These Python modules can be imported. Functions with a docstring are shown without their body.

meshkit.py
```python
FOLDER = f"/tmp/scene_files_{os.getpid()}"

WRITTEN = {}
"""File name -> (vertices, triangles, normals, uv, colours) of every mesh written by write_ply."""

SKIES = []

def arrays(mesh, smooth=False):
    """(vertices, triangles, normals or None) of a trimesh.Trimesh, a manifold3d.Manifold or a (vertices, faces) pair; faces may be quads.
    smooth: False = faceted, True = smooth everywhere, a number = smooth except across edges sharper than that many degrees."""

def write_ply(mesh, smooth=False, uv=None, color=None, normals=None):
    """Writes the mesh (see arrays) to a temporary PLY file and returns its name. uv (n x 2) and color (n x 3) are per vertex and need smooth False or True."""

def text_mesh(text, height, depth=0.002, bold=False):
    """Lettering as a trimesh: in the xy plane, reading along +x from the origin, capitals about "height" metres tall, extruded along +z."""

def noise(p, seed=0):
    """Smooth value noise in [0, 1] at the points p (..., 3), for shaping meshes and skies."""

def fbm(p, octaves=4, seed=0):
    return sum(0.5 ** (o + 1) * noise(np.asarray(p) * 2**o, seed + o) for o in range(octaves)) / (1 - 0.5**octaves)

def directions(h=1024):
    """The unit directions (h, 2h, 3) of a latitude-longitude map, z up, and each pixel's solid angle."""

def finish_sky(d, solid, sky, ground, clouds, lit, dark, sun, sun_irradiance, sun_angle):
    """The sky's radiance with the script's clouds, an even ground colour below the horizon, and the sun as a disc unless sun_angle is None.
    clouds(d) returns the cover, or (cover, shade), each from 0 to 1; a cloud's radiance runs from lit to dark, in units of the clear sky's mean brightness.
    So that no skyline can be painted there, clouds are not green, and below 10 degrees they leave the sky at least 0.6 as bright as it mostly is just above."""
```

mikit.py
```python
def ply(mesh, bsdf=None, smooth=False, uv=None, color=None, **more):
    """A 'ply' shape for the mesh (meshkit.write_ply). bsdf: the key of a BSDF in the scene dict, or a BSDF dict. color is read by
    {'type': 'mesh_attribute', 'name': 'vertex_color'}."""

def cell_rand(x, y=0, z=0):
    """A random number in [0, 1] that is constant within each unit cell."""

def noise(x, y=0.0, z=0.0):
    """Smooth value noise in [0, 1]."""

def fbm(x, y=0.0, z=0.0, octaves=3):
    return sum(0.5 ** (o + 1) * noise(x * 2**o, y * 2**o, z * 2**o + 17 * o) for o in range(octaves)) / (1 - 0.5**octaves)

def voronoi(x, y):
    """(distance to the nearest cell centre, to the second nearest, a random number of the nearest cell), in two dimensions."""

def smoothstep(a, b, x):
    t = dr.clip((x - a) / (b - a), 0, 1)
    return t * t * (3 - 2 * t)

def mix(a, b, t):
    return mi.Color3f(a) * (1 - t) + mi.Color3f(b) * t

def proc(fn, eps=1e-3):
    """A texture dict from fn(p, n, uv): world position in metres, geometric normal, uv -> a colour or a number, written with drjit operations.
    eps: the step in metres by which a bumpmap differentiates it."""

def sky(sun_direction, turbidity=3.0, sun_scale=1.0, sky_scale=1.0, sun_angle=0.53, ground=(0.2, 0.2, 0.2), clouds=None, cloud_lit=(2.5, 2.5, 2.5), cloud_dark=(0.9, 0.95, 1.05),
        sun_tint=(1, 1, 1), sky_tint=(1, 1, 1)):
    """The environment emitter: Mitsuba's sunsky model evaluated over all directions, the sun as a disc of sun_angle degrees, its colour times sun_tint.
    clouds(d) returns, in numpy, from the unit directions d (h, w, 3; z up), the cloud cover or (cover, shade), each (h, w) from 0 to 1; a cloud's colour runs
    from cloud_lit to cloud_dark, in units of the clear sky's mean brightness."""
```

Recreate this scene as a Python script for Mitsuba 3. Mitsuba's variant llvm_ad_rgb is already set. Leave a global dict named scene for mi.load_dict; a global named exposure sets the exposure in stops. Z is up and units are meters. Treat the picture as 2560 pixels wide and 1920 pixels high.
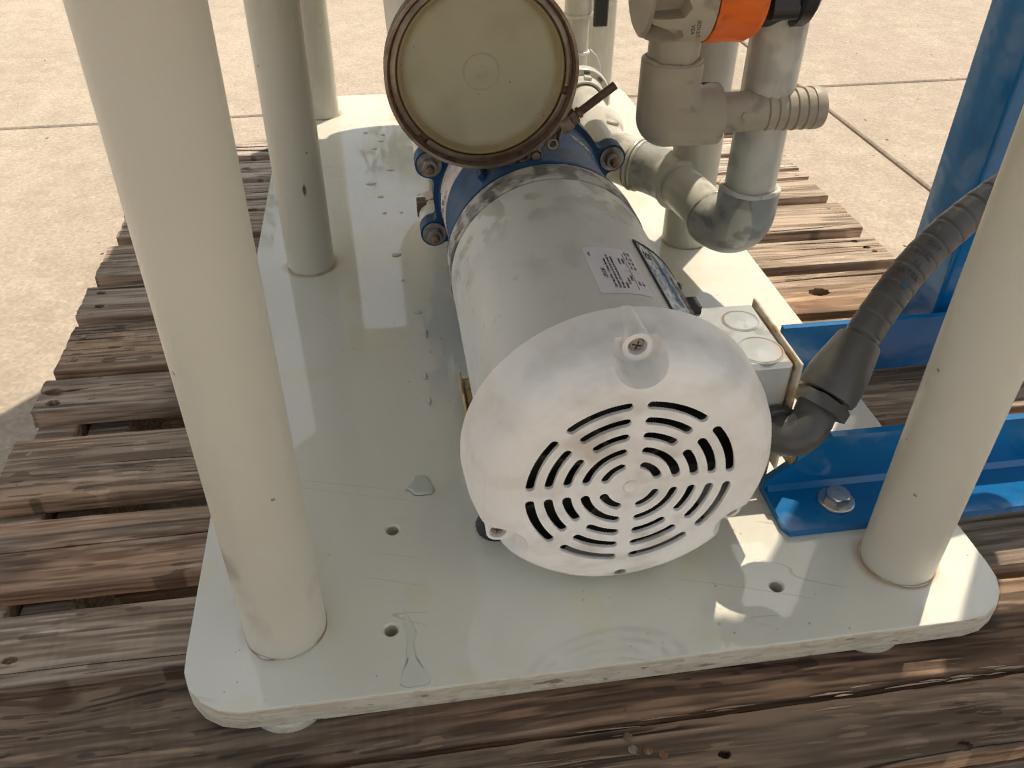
import math, random
import numpy as np
import trimesh
import mitsuba as mi
import drjit as dr
import manifold3d as m3
import shapely
from shapely.geometry import LineString, Polygon, Point
import meshkit, mikit
from mikit import noise, fbm, voronoi, smoothstep, mix, proc

T = mi.ScalarTransform4f
scene, labels = {}, {}
ZP = 0.142                      # height of the cream base plate's top above the concrete
rng = np.random.default_rng(7)

# ------------------------------------------------------------------ camera, sky, exposure
YAW, PITCH, ROLL = math.radians(8.98892), math.radians(37.06185), math.radians(0.62609)
EYE = np.array([0.15346, -0.31481, 0.47307 + ZP])
FW = np.array([math.sin(YAW) * math.cos(PITCH), math.cos(YAW) * math.cos(PITCH), -math.sin(PITCH)])
RT = np.cross(FW, [0, 0, 1.0]); RT /= np.linalg.norm(RT)
UP = np.cross(RT, FW)
UP = UP * math.cos(ROLL) - RT * math.sin(ROLL)
scene['camera'] = {'type': 'perspective', 'fov': 2 * math.degrees(math.atan(1280 / 2144.29)), 'fov_axis': 'x', 'near_clip': 0.01, 'far_clip': 400.0,
                   'to_world': T().look_at(origin=EYE.tolist(), target=(EYE + FW).tolist(), up=UP.tolist())}
SUN_EL = math.radians(61.0)
SUN_AZ = math.radians(49.5)
SUN = (math.cos(SUN_AZ) * math.cos(SUN_EL), math.sin(SUN_AZ) * math.cos(SUN_EL), math.sin(SUN_EL))
def thin_cloud(d):
    q = d / np.maximum(d[..., 2:3], .12)
    return .18 + .55 * np.clip((meshkit.fbm(q * [1.1, 1.1, 0] + [3, 7, 0], 4, 5) - .42) * 3.2, 0, 1)
scene['sky'] = mikit.sky(SUN, turbidity=5.0, ground=(0.42, 0.34, 0.25), clouds=thin_cloud, cloud_lit=(2.0, 1.9, 1.75), sun_scale=0.93, sky_scale=1.02, sun_tint=(0.95, 1.0, 1.07), sky_tint=(1.13, 1.0, 0.88))
exposure = 1.86

# ------------------------------------------------------------------ helpers
def key_for(name):
    if name not in scene and not any(k.startswith(name + '__') for k in scene):
        return name
    i = 1
    while True:
        k = f'{name}_{i:03d}'
        if k not in scene and not any(q.startswith(k + '__') for q in scene):
            return k
        i += 1

def to_tm(mesh):
    if hasattr(mesh, 'to_mesh'):
        m = mesh.to_mesh()
        return trimesh.Trimesh(np.array(m.vert_properties[:, :3], float), np.array(m.tri_verts), process=False)
    if isinstance(mesh, (tuple, list)):
        v, f = np.asarray(mesh[0], float), np.asarray(mesh[1], int)
        if f.shape[1] == 4:
            f = np.vstack([f[:, [0, 1, 2]], f[:, [0, 2, 3]]])
        return trimesh.Trimesh(v, f, process=False)
    return mesh

def obj(name, mesh, bsdf, parent=None, smooth=30, label=None, raw=False):
    """One entry of the scene; all shapes are written in plate coordinates (z = 0 on the plate) and lifted by ZP."""
    k = key_for((parent + '__' if parent else '') + name)
    tm = to_tm(mesh).copy()
    if not raw:
        tm.apply_translation([0, 0, ZP])
    scene[k] = mikit.ply(tm, bsdf, smooth=smooth)
    if label:
        labels[k] = {'label': label}
    return k

def thing(name, label, cat, group=None):
    k = key_for(name)
    n = k
    labels[n] = {'label': label, 'category': cat}
    if group:
        labels[n]['group'] = group
    return n

def tag(k, label, cat, group=None):
    labels[k] = {'label': label, 'category': cat}
    if group:
        labels[k]['group'] = group

def frame(axis):
    a = np.asarray(axis, float); a = a / np.linalg.norm(a)
    h = np.array([0, 0, 1.0]) if abs(a[2]) < 0.9 else np.array([1.0, 0, 0])
    x = np.cross(h, a); x /= np.linalg.norm(x)
    return x, np.cross(a, x), a

def lathe(profile, origin, axis, n=64, closed=False):
    """Profile of (radius, distance along the axis) turned about the axis through origin."""
    x, y, a = frame(axis)
    th = np.arange(n) * 2 * np.pi / n
    V, F = [], []
    for r, t in profile:
        V.append(np.asarray(origin, float) + t * a + r * (np.cos(th)[:, None] * x + np.sin(th)[:, None] * y))
    m = len(profile)
    rows = list(range(m - 1)) + ([m - 1] if closed else [])
    i = np.arange(n); j = (i + 1) % n
    for k in rows:
        k2 = (k + 1) % m
        F += [np.stack([k * n + i, k * n + j, k2 * n + j, k2 * n + i], 1)]
    V, F = np.vstack(V), np.vstack(F)
    pole = np.array([r < 1e-9 for r, _ in profile])
    back = np.arange(len(V)); back = np.where(pole[back // n], back // n * n, back)   # a ring of radius 0 is one vertex
    F = back[np.vstack([F[:, [0, 1, 2]], F[:, [0, 2, 3]]])]
    F = F[(F[:, 0] != F[:, 1]) & (F[:, 1] != F[:, 2]) & (F[:, 0] != F[:, 2])]
    tm = trimesh.Trimesh(V, F, process=False); tm.remove_unreferenced_vertices()
    if tm.volume < 0:
        tm.invert()
    return tm

def rod(p0, p1, r, n=48, c=0.0, r2=None):
    p0, p1 = np.asarray(p0, float), np.asarray(p1, float)
    L = np.linalg.norm(p1 - p0); r2 = r if r2 is None else r2
    pr = [(0, 0), (r - c, 0), (r, c), (r2, L - c), (r2 - c, L), (0, L)] if c else [(0, 0), (r, 0), (r2, L), (0, L)]
    return lathe(pr, p0, p1 - p0, n)

def tube(pts, radii, n=40, caps=True):
    P = np.asarray(pts, float); m = len(P)
    R = np.full(m, radii) if np.isscalar(radii) else np.asarray(radii, float)
    t = np.gradient(P, axis=0); t /= np.linalg.norm(t, axis=1, keepdims=True)
    x, _, _ = frame(t[0])
    th = np.arange(n) * 2 * np.pi / n
    V = []
    for k in range(m):
        x = x - t[k] * (x @ t[k]); x /= np.linalg.norm(x)
        y = np.cross(t[k], x)
        V.append(P[k] + R[k] * (np.cos(th)[:, None] * x + np.sin(th)[:, None] * y))
    i = np.arange(n); j = (i + 1) % n
    F = [np.stack([k * n + i, k * n + j, (k + 1) * n + j, (k + 1) * n + i], 1) for k in range(m - 1)]
    V = np.vstack(V)
    f = np.vstack(F); f = np.vstack([f[:, [0, 1, 2]], f[:, [0, 2, 3]]])
    if caps:
        V = np.vstack([V, P[:1], P[-1:]])
        f = np.vstack([f, np.stack([j, i, i * 0 + m * n], 1), np.stack([(m - 1) * n + i, (m - 1) * n + j, i * 0 + m * n + 1], 1)])
    return to_tm((V, f))

def arc_pts(p0, corner, p1, n=14):
    """Quarter-bend style curve from p0 to p1 that is tangent to the legs towards the corner."""
    p0, c, p1 = (np.asarray(q, float) for q in (p0, corner, p1))
    t = np.linspace(0, 1, n)[:, None]
    a = 0.56
    q1, q2 = p0 + (c - p0) * a, p1 + (c - p1) * a
    return (1 - t) ** 3 * p0 + 3 * (1 - t) ** 2 * t * q1 + 3 * (1 - t) * t ** 2 * q2 + t ** 3 * p1

def box(x0, x1, y0, y1, z0, z1, c=0.0):
    if not c:
        return trimesh.creation.box(bounds=[[x0, y0, z0], [x1, y1, z1]])
    pts = []
    for sx, X in ((1, x0), (-1, x1)):
        for sy, Y in ((1, y0), (-1, y1)):
            for sz, Z in ((1, z0), (-1, z1)):
                pts += [(X + sx * c, Y + sy * c, Z), (X + sx * c, Y, Z + sz * c), (X, Y + sy * c, Z + sz * c)]
    return trimesh.convex.convex_hull(np.array(pts))

def hexhead(p0, p1, R, spin=0.0):
    p0, p1 = np.asarray(p0, float), np.asarray(p1, float)
    x, y, a = frame(p1 - p0); L = np.linalg.norm(p1 - p0)
    th = spin + np.arange(6) * np.pi / 3
    t2 = np.arange(24) * np.pi / 12
    ring = lambda t, r, z: p0 + z * a + r * (np.cos(t)[:, None] * x + np.sin(t)[:, None] * y)
    return trimesh.convex.convex_hull(np.vstack([ring(th, R, 0), ring(th, R, L * .82), ring(t2, R * .86, L)]))

def mani(tm):
    tm = to_tm(tm)
    tm = trimesh.Trimesh(tm.vertices, tm.faces, process=True); tm.merge_vertices()
    if tm.volume < 0:
        tm.invert()
    return m3.Manifold(m3.Mesh(np.asarray(tm.vertices, np.float32), np.asarray(tm.faces, np.uint32)))

def cyl(p0, p1, r, n=32):
    return mani(rod(p0, p1, r, n))

def prism(poly, z0, z1):
    m = trimesh.creation.extrude_polygon(poly, z1 - z0, engine='earcut')
    m.apply_translation([0, 0, z0])
    return m

def cat(*ms):
    return trimesh.util.concatenate([to_tm(m) for m in ms])

# ------------------------------------------------------------------ materials
def bsdf(name, color, rough=0.5, metal=0.0, bump=None, scale=1.0, eps=4e-4, spec=0.5, clear=0.0, two=True, **kw):
    b = {'type': 'principled', 'base_color': proc(color) if callable(color) else {'type': 'rgb', 'value': list(color)},
         'roughness': proc(rough) if callable(rough) else rough, 'metallic': metal, 'specular': spec, **kw}
    if clear:
        b['clearcoat'] = clear; b['clearcoat_gloss'] = 0.95
    if two:
        b = {'type': 'twosided', 'bsdf': b}
    if bump:
        b = {'type': 'bumpmap', 'arbitrary': proc(bump, eps), 'scale': scale, 'bsdf': b}
    scene[name] = b
    return name

def C3(r, g, b): return mi.Color3f(r, g, b)
def spots(x, y, z, f, lo, hi): return smoothstep(lo, hi, noise(x * f, y * f, z * f))

# concrete
def concrete_col(p, n, uv):
    x, y = p.x, p.y
    big = fbm(x * 1.6, y * 1.6, 3.0, 3)
    mid = fbm(x * 26, y * 26, 9.0, 3)
    grit = noise(x * 260, y * 260, 1.0)
    c = mix((0.375, 0.315, 0.243), (0.445, 0.38, 0.298), smoothstep(0.25, 0.75, big * .4 + mid * .6))
    c = mix(c, (0.385, 0.312, 0.25), smoothstep(0.5, 0.72, fbm(x * 3.1 + 5, y * 3.1, 1.0, 3)) * .3)
    c = c * (0.87 + 0.26 * grit)
    fl = noise(x * 150 + 2 * noise(x * 20, y * 20), y * 190, 4.0)
    c = mix(c, (0.56, 0.50, 0.42), smoothstep(0.80, 0.92, fl) * .4)
    c = mix(c, (0.15, 0.11, 0.08), smoothstep(0.88, 0.94, noise(x * 120, y * 120, 7.7)) * .6)
    d, _, w = voronoi(x * 9, y * 9)
    c = mix(c, (0.05, 0.04, 0.04), (1 - smoothstep(0.020, 0.032, d)) * dr.select(w > .78, 0.9, 0.0))
    return c
def concrete_bump(p, n, uv):
    return noise(p.x * 230, p.y * 230, 2.0) * .0007 + fbm(p.x * 40, p.y * 40, 1.0, 3) * .0012
bsdf('concrete', concrete_col, 0.85, bump=concrete_bump, eps=8e-4, spec=.25)

# wood
def make_wood(name, light, dark, grey, greyness, seed, wet=0.0, grainf=1.0, chips=0.3):
    def field(p):
        x, y, z = p.x + seed * 3.7, p.y, p.z
        kd, _, kw = voronoi(x * 4.3 + seed, y * 10.5)
        knot = dr.select(kw > .86, 1.0, 0.0)
        wob = noise(x * 3.0, y * 9.0, seed) * .009 + noise(x * 12, y * 32, seed + 2.) * .0030 + knot * dr.exp(-dr.square(kd * 4.5)) * .010
        yy = (y + wob) * grainf
        band = noise(x * 4.5, yy * 100, z * 110)
        line = noise(x * 10, yy * 260, z * 300)
        fib = noise(x * 34, yy * 480, z * 480)
        return x, y, z, yy, band, line, fib, knot * (1 - smoothstep(.035, .085, kd))
    def cracks(x, yy):
        ck = noise(x * 1.4, yy * 70, seed + 8.)
        return (1 - smoothstep(0.004, 0.018, dr.abs(ck - .5))) * smoothstep(.62, .74, noise(x * 6, yy * 30, seed + 3.))
    def col(p, n, uv):
        x, y, z, yy, band, line, fib, kn = field(p)
        g = band * .27 + line * .38 + fib * .35
        c = mix(light, dark, smoothstep(.35, .61, g))
        gp = smoothstep(.40 - greyness * .3, .72 - greyness * .3, fbm(x * 4, y * 18, seed + 1., 4))
        up = smoothstep(.3, .8, n.z)
        c = mix(c, mix(grey, (grey[0] * .48, grey[1] * .45, grey[2] * .42), smoothstep(.30, .70, line * .55 + fib * .45)), gp * (.2 + .8 * up) * .9)
        pore = smoothstep(.66, .76, noise(x * 11, yy * 330, z * 300 + seed)) * smoothstep(.35, .6, noise(x * 5, yy * 26, seed + 14.))
        c = mix(c, (.07, .052, .038), pore * .6)
        dash = smoothstep(.72, .80, noise(x * 58, yy * 400, seed + 41.)) * smoothstep(.42, .6, noise(x * 9, y * 34, seed + 43.))
        c = c * (1 - dash * .48)
        lite = smoothstep(.70, .80, noise(x * 44, yy * 360, seed + 47.)) * smoothstep(.45, .62, noise(x * 8, y * 30, seed + 48.))
        c = c * (1 + .38 * lite)
        dk = smoothstep(.56, .74, fbm(x * 9, y * 24, seed + 6., 4))
        c = c * (1 - dk * .45)
        saw = noise(x * 300, y * 11, seed + 31.) * smoothstep(.5, .66, noise(x * 7, y * 10, seed + 33.)) * up
        c = c * (1 - .12 * saw)
        c = mix(c, (.085, .045, .025), kn * .85)
        c = mix(c, (.014, .010, .008), cracks(x, yy) * .9)
        ch = smoothstep(.84, .88, noise(x * 34, yy * 620, seed + 11.)) * smoothstep(.56, .68, noise(x * 9, y * 26, seed + 12.))
        c = mix(c, (.52, .36, .21), ch * chips * .6)
        return c * (1 - wet * .35)
    def bump(p, n, uv):
        x, y, z, yy, band, line, fib, kn = field(p)
        return line * .0010 + fib * .0008 - cracks(x, yy) * .0016
    def rough(p, n, uv):
        return mi.Float(.78 - wet * .2) + 0.12 * noise(p.x * 30, p.y * 90, seed)
    bsdf(name, col, rough, bump=bump, eps=4e-4, spec=.25)
make_wood('wood_grey', (.49, .355, .25), (.28, .19, .128), (.44, .365, .285), .60, 1.3, chips=.35)
make_wood('wood_brown', (.47, .32, .205), (.25, .155, .095), (.36, .285, .215), .45, 4.1, chips=.8)
make_wood('wood_red', (.51, .305, .185), (.26, .14, .082), (.38, .31, .24), .45, 7.7, chips=.6)
make_wood('wood_pale', (.60, .48, .38), (.38, .275, .205), (.55, .48, .41), .6, 9.2, chips=.3)
make_wood('wood_dark', (.33, .205, .125), (.125, .074, .046), (.235, .175, .125), .36, 12.9, wet=.35, chips=.45)
make_wood('wood_stringer', (.46, .35, .25), (.30, .21, .145), (.40, .34, .28), .3, 15.5, chips=.2)

# cream painted plastic
CREAM = (0.61, 0.598, 0.508)
def plate_col(p, n, uv):
    x, y, z = p.x, p.y, p.z
    c = mix(CREAM, (0.60, 0.585, 0.495), smoothstep(.35, .75, fbm(x * 9, y * 9, 2.0, 3)))
    side = 1 - smoothstep(.3, .8, dr.abs(n.z))
    gr = smoothstep(.44, .66, fbm(x * 34, y * 34, z * 170, 4))
    c = mix(c, (.36, .31, .215), side * (.40 + .26 * gr))
    c = mix(c, (.20, .16, .10), side * smoothstep(.52, .70, fbm(x * 130, z * 520, y * 130, 3)) * .28)
    c = mix(c, (.10, .085, .06), side * smoothstep(.74, .84, fbm(x * 60, z * 240, y * 60, 3)) * .7)
    top = smoothstep(.8, .95, n.z)
    d, _, w = voronoi(x * 52, y * 52)
    c = mix(c, (.09, .08, .06), top * (1 - smoothstep(.008, .02 + .9 * dr.maximum(w - .94, 0), d)) * dr.select(w > .94, .75, 0.0) * smoothstep(.50, .66, fbm(x * 7 + 2, y * 7, 5., 2)))
    d2, _, w2 = voronoi(x * 120, y * 120)
    c = mix(c, (.22, .195, .13), top * (1 - smoothstep(.03, .05 + 1.6 * dr.maximum(w2 - .9, 0), d2)) * dr.select(w2 > .90, .6, 0.0) * smoothstep(.45, .6, fbm(x * 6, y * 6, 8., 2)))
    s2 = noise(x * 4 - y * 3, y * 60 + x * 18, 5.)
    lin = (1 - smoothstep(.003, .010, dr.abs(s2 - .5))) * smoothstep(.70, .80, noise(x * 21 + 4, y * 21, 6.))
    c = mix(c, (.36, .335, .25), top * dr.clip(lin, 0, 1) * .55)
    fade = smoothstep(.50, .78, fbm(x * 4.2 + 7, y * 4.2, 15., 4))
    c = mix(c, (.50, .475, .36), top * fade * .28)
    yl = smoothstep(.66, .78, fbm(x * 26, y * 26, 12., 3))
    c = mix(c, (.60, .54, .34), top * yl * .35)
    # grime collected round the feet of the posts
    for px, py in ((.063, .0605), (.496, .0575), (.0625, .5545), (.496, .5575), (.063, 1.035), (.496, 1.035)):
        r = dr.sqrt(dr.square(x - px) + dr.square(y - py))
        c = mix(c, (.42, .29, .16), top * (1 - smoothstep(.0262, .0295 + .008 * noise(x * 60, y * 60, 2.), r)) * smoothstep(.35, .75, noise(x * 22, y * 22, 9.)) * .8)
    return c
def plate_bump(p, n, uv):
    side = 1 - smoothstep(.3, .8, dr.abs(n.z))
    return side * fbm(p.x * 90, p.y * 90, p.z * 260, 3) * .00025 + fbm(p.x * 5, p.y * 5, 1., 2) * .0003
def plate_rough(p, n, uv):
    return .02 + .06 * smoothstep(.45, .8, fbm(p.x * 11, p.y * 11, 4., 3)) + .5 * (1 - smoothstep(.3, .8, dr.abs(n.z)))
bsdf('cream_plate', plate_col, plate_rough, bump=plate_bump, eps=6e-4, spec=1.0)

def post_col(p, n, uv):
    x, y, z = p.x, p.y, p.z
    c = mix((0.49, 0.473, 0.393), (0.45, 0.43, 0.35), smoothstep(.3, .8, fbm(x * 14, y * 14, z * 6, 3)))
    sm = smoothstep(.56, .76, fbm(x * 60, y * 60, z * 26 + 3, 4)) * smoothstep(.62, .95, noise(x * 13 + 3, y * 13, z * 11))
    c = mix(c, (.33, .29, .22), sm * .5)
    h = z - ZP
    q = dr.sqrt(dr.square((x - .0690) * 1.6) + dr.square((h - .0985) * .55) + dr.square(y - .530)) + .004 * (fbm(x * 200, y * 200, z * 140, 3) - .5)
    c = mix(c, (.05, .04, .03), (1 - smoothstep(.0015, .0040, q)) * .9)
    q = dr.sqrt(dr.square(x - .0415) + dr.square((h - .080) * .7) + dr.square(y - .046)) + .012 * (fbm(x * 90, y * 90, z * 90, 3) - .5)
    c = mix(c, (.22, .19, .13), (1 - smoothstep(.002, .014, q)) * .55)
    ru = (1 - smoothstep(.0006, .0022 + .004 * smoothstep(.5, .9, noise(x * 70, y * 70, 3.)), h))
    c = mix(c, (.30, .19, .10), ru * (.25 + .6 * smoothstep(.4, .7, noise(x * 60, y * 60, 8.))))
    d, _, w = voronoi(z * 34 + x * 11, dr.atan2(n.y, n.x) * 3.1)
    c = mix(c, (.10, .08, .06), (1 - smoothstep(.02, .05, d)) * dr.select(w > .93, .7, 0.0))
    return c
bsdf('cream_post', post_col, lambda p, n, uv: .30 + .2 * noise(p.x * 40, p.y * 40, p.z * 20), bump=lambda p, n, uv: fbm(p.x * 60, p.y * 60, p.z * 60, 2) * .0003, spec=.45)

def cover_col(p, n, uv):
    x, y, z = p.x, p.y, p.z - ZP
    c = mix((0.80, 0.785, 0.74), (0.76, 0.735, 0.68), smoothstep(.3, .75, fbm(x * 16, y * 16, z * 16, 3)))
    lo = 1 - smoothstep(.0, .085, z)
    c = mix(c, (.42, .36, .26), smoothstep(.45, .72, fbm(x * 30, y * 30, z * 52, 4)) * (.18 + .55 * lo))
    r = dr.sqrt(dr.square(x - .287) + dr.square(z - .103))
    c = mix(c, (.40, .34, .25), (1 - smoothstep(.052, .075, r)) * smoothstep(.48, .70, fbm(x * 42 + 2, y * 42, z * 42, 3)) * .5)
    sm = smoothstep(.40, .85, fbm(x * 26 + 7, y * 26, z * 26, 5)) * smoothstep(.130, .175, z)
    c = mix(c, (.34, .33, .31), sm * .6)
    return c
bsdf('cover_white', cover_col, .42, bump=lambda p, n, uv: noise(p.x * 300, p.y * 300, p.z * 300) * .00005 + fbm(p.x * 30, p.y * 30, p.z * 30, 2) * .0003, spec=.4)

def body_col(p, n, uv):
    x, y, z = p.x, p.y, p.z - ZP
    c = mix((0.50, 0.515, 0.49), (0.55, 0.555, 0.515), smoothstep(.3, .7, fbm(x * 12, y * 8, z * 12, 3)))
    near = smoothstep(.235, .322, y)
    pe = smoothstep(.50, .62, fbm(x * 60, y * 60, z * 60, 4)) * smoothstep(.42, .6, noise(x * 18, y * 18, z * 18)) * near * 1.2
    c = mix(c, (.36, .335, .265), dr.clip(pe, 0, 1) * .75)
    scr = smoothstep(.64, .80, fbm(x * 110, y * 110, z * 110, 4)) * smoothstep(.4, .65, noise(x * 22, y * 22, z * 22))
    c = mix(c, (.33, .325, .29), scr * .5)
    blot = smoothstep(.48, .72, fbm(x * 40 + 3, y * 30, z * 40, 5))
    c = c * (1 - .13 * blot)
    return c
bsdf('motor_paint', body_col, lambda p, n, uv: .25 + .2 * fbm(p.x * 20, p.y * 20, p.z * 20, 2), spec=.5)

def galv_col(p, n, uv):
    x, y, z = p.x, p.y, p.z
    f = fbm(x * 90, y * 90, z * 90, 4)
    c = mix((.18, .18, .16), (.47, .46, .40), smoothstep(.34, .62, f))
    c = mix(c, (.07, .065, .055), smoothstep(.62, .72, fbm(x * 60 + 3, y * 120, z * 60, 3)) * .85)
    return c
bsdf('galvanised', galv_col, .55, metal=.25, bump=lambda p, n, uv: fbm(p.x * 220, p.y * 220, p.z * 220, 3) * .0008, spec=.4)

def mottled(a, b, f, dirt=(.05, .05, .05), amt=.3, f2=40.):
    def col(p, n, uv):
        c = mix(a, b, smoothstep(.3, .7, fbm(p.x * f, p.y * f, p.z * f, 3)))
        return mix(c, dirt, smoothstep(.58, .74, fbm(p.x * f2, p.y * f2, p.z * f2, 4)) * amt)
    return col
peel = lambda s: (lambda p, n, uv: noise(p.x * 210, p.y * 210, p.z * 210) * s)
bsdf('pump_blue', mottled((.008, .050, .125), (.012, .066, .155), 14., (.012, .022, .045), .6), .5, bump=peel(.0003), spec=.28)
bsdf('stand_blue', mottled((.002, .110, .285), (.003, .120, .305), 9., (.0, .05, .14), .2), .17, bump=lambda p, n, uv: noise(p.x * 150, p.y * 150, p.z * 150) * .00022, spec=.6)
bsdf('conduit_grey', mottled((.062, .060, .056), (.085, .082, .075), 30., (.04, .038, .035), .5, 60.), .36, bump=peel(.0002), spec=.5)
bsdf('conduit_dark', mottled((.052, .052, .05), (.075, .072, .066), 40., (.02, .02, .02), .5, 80.), .38, spec=.5)
bsdf('black_rubber', (.018, .018, .018), .5)
bsdf('fan_dark', (.05, .046, .036), .5)
bsdf('black_plastic', (.014, .014, .015), .3, spec=.5)
def pvc_col(p, n, uv):
    c = mix((.52, .51, .44), (.45, .435, .36), smoothstep(.3, .7, fbm(p.x * 18, p.y * 18, p.z * 18, 3)))
    lo = 1 - smoothstep(.04, .20, p.z - ZP)
    g = smoothstep(.48, .68, fbm(p.x * 46, p.y * 46, p.z * 30, 4)) * smoothstep(.38, .6, noise(p.x * 14, p.y * 14, p.z * 12))
    return mix(c, (.12, .11, .09), g * (.35 + .5 * lo))
bsdf('pvc_white', pvc_col, .28, bump=lambda p, n, uv: fbm(p.x * 70, p.y * 70, p.z * 70, 2) * .0003, spec=.5)
def pvcg_col(p, n, uv):
    c = mix((.27, .275, .255), (.40, .395, .35), smoothstep(.3, .7, fbm(p.x * 34, p.y * 34, p.z * 26, 4)))
    dr_ = smoothstep(.62, .70, noise(p.x * 60, p.y * 60, p.z * 17))
    c = mix(c, (.56, .54, .46), dr_ * .6)
    return mix(c, (.11, .11, .10), smoothstep(.55, .7, fbm(p.x * 60, p.y * 60, p.z * 60, 3)) * .5)
bsdf('pvc_grimy', pvcg_col, .46, bump=lambda p, n, uv: fbm(p.x * 90, p.y * 90, p.z * 50, 3) * .0005, spec=.5)
def valve_col(p, n, uv):
    c = mix((.39, .345, .26), (.33, .29, .215), smoothstep(.3, .7, fbm(p.x * 22, p.y * 22, p.z * 22, 3)))
    return mix(c, (.16, .12, .08), smoothstep(.60, .76, fbm(p.x * 44 + 2, p.y * 44, p.z * 44, 4)) * .6)
bsdf('valve_beige', valve_col, .42, bump=lambda p, n, uv: fbm(p.x * 60, p.y * 60, p.z * 60, 2) * .0003, spec=.45)
bsdf('valve_orange', mottled((.72, .135, .012), (.66, .115, .01), 20., (.25, .05, .01), .35, 60.), .4, spec=.4)
def cap_col(p, n, uv):
    x, z = p.x - .2355, p.z - ZP - .259
    r = dr.sqrt(x * x + z * z)
    c = mix((.34, .322, .215), (.29, .272, .175), smoothstep(.3, .7, fbm(p.x * 24, p.z * 24, 1., 3)))
    c = mix(c, (.22, .15, .06), smoothstep(.0585, .0665, r + .004 * fbm(p.x * 50, p.z * 50, 3., 2)) * .65)
    c = mix(c, (.12, .075, .022), smoothstep(.0658, .0672, r) * .95)
    d, _, w = voronoi(p.x * 70, p.z * 70)
    return mix(c, (.14, .11, .06), (1 - smoothstep(.03, .07, d)) * dr.select(w > .9, .7, 0.0))
bsdf('cap_plastic', cap_col, .3, spec=.4)
def rust_col(p, n, uv):
    f = fbm(p.x * 120, p.y * 120, p.z * 120, 4)
    c = mix((.10, .058, .034), (.21, .155, .11), smoothstep(.35, .65, f))
    c = mix(c, (.34, .29, .24), smoothstep(.60, .74, fbm(p.x * 240, p.y * 240, p.z * 240, 3)) * .6)
    return mix(c, (.17, .075, .028), smoothstep(.5, .7, fbm(p.x * 40 + 9, p.y * 40, p.z * 40, 3)) * .7)
bsdf('rusty_steel', rust_col, .52, metal=.35, bump=lambda p, n, uv: fbm(p.x * 300, p.y * 300, p.z * 300, 3) * .0005, spec=.5)
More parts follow.
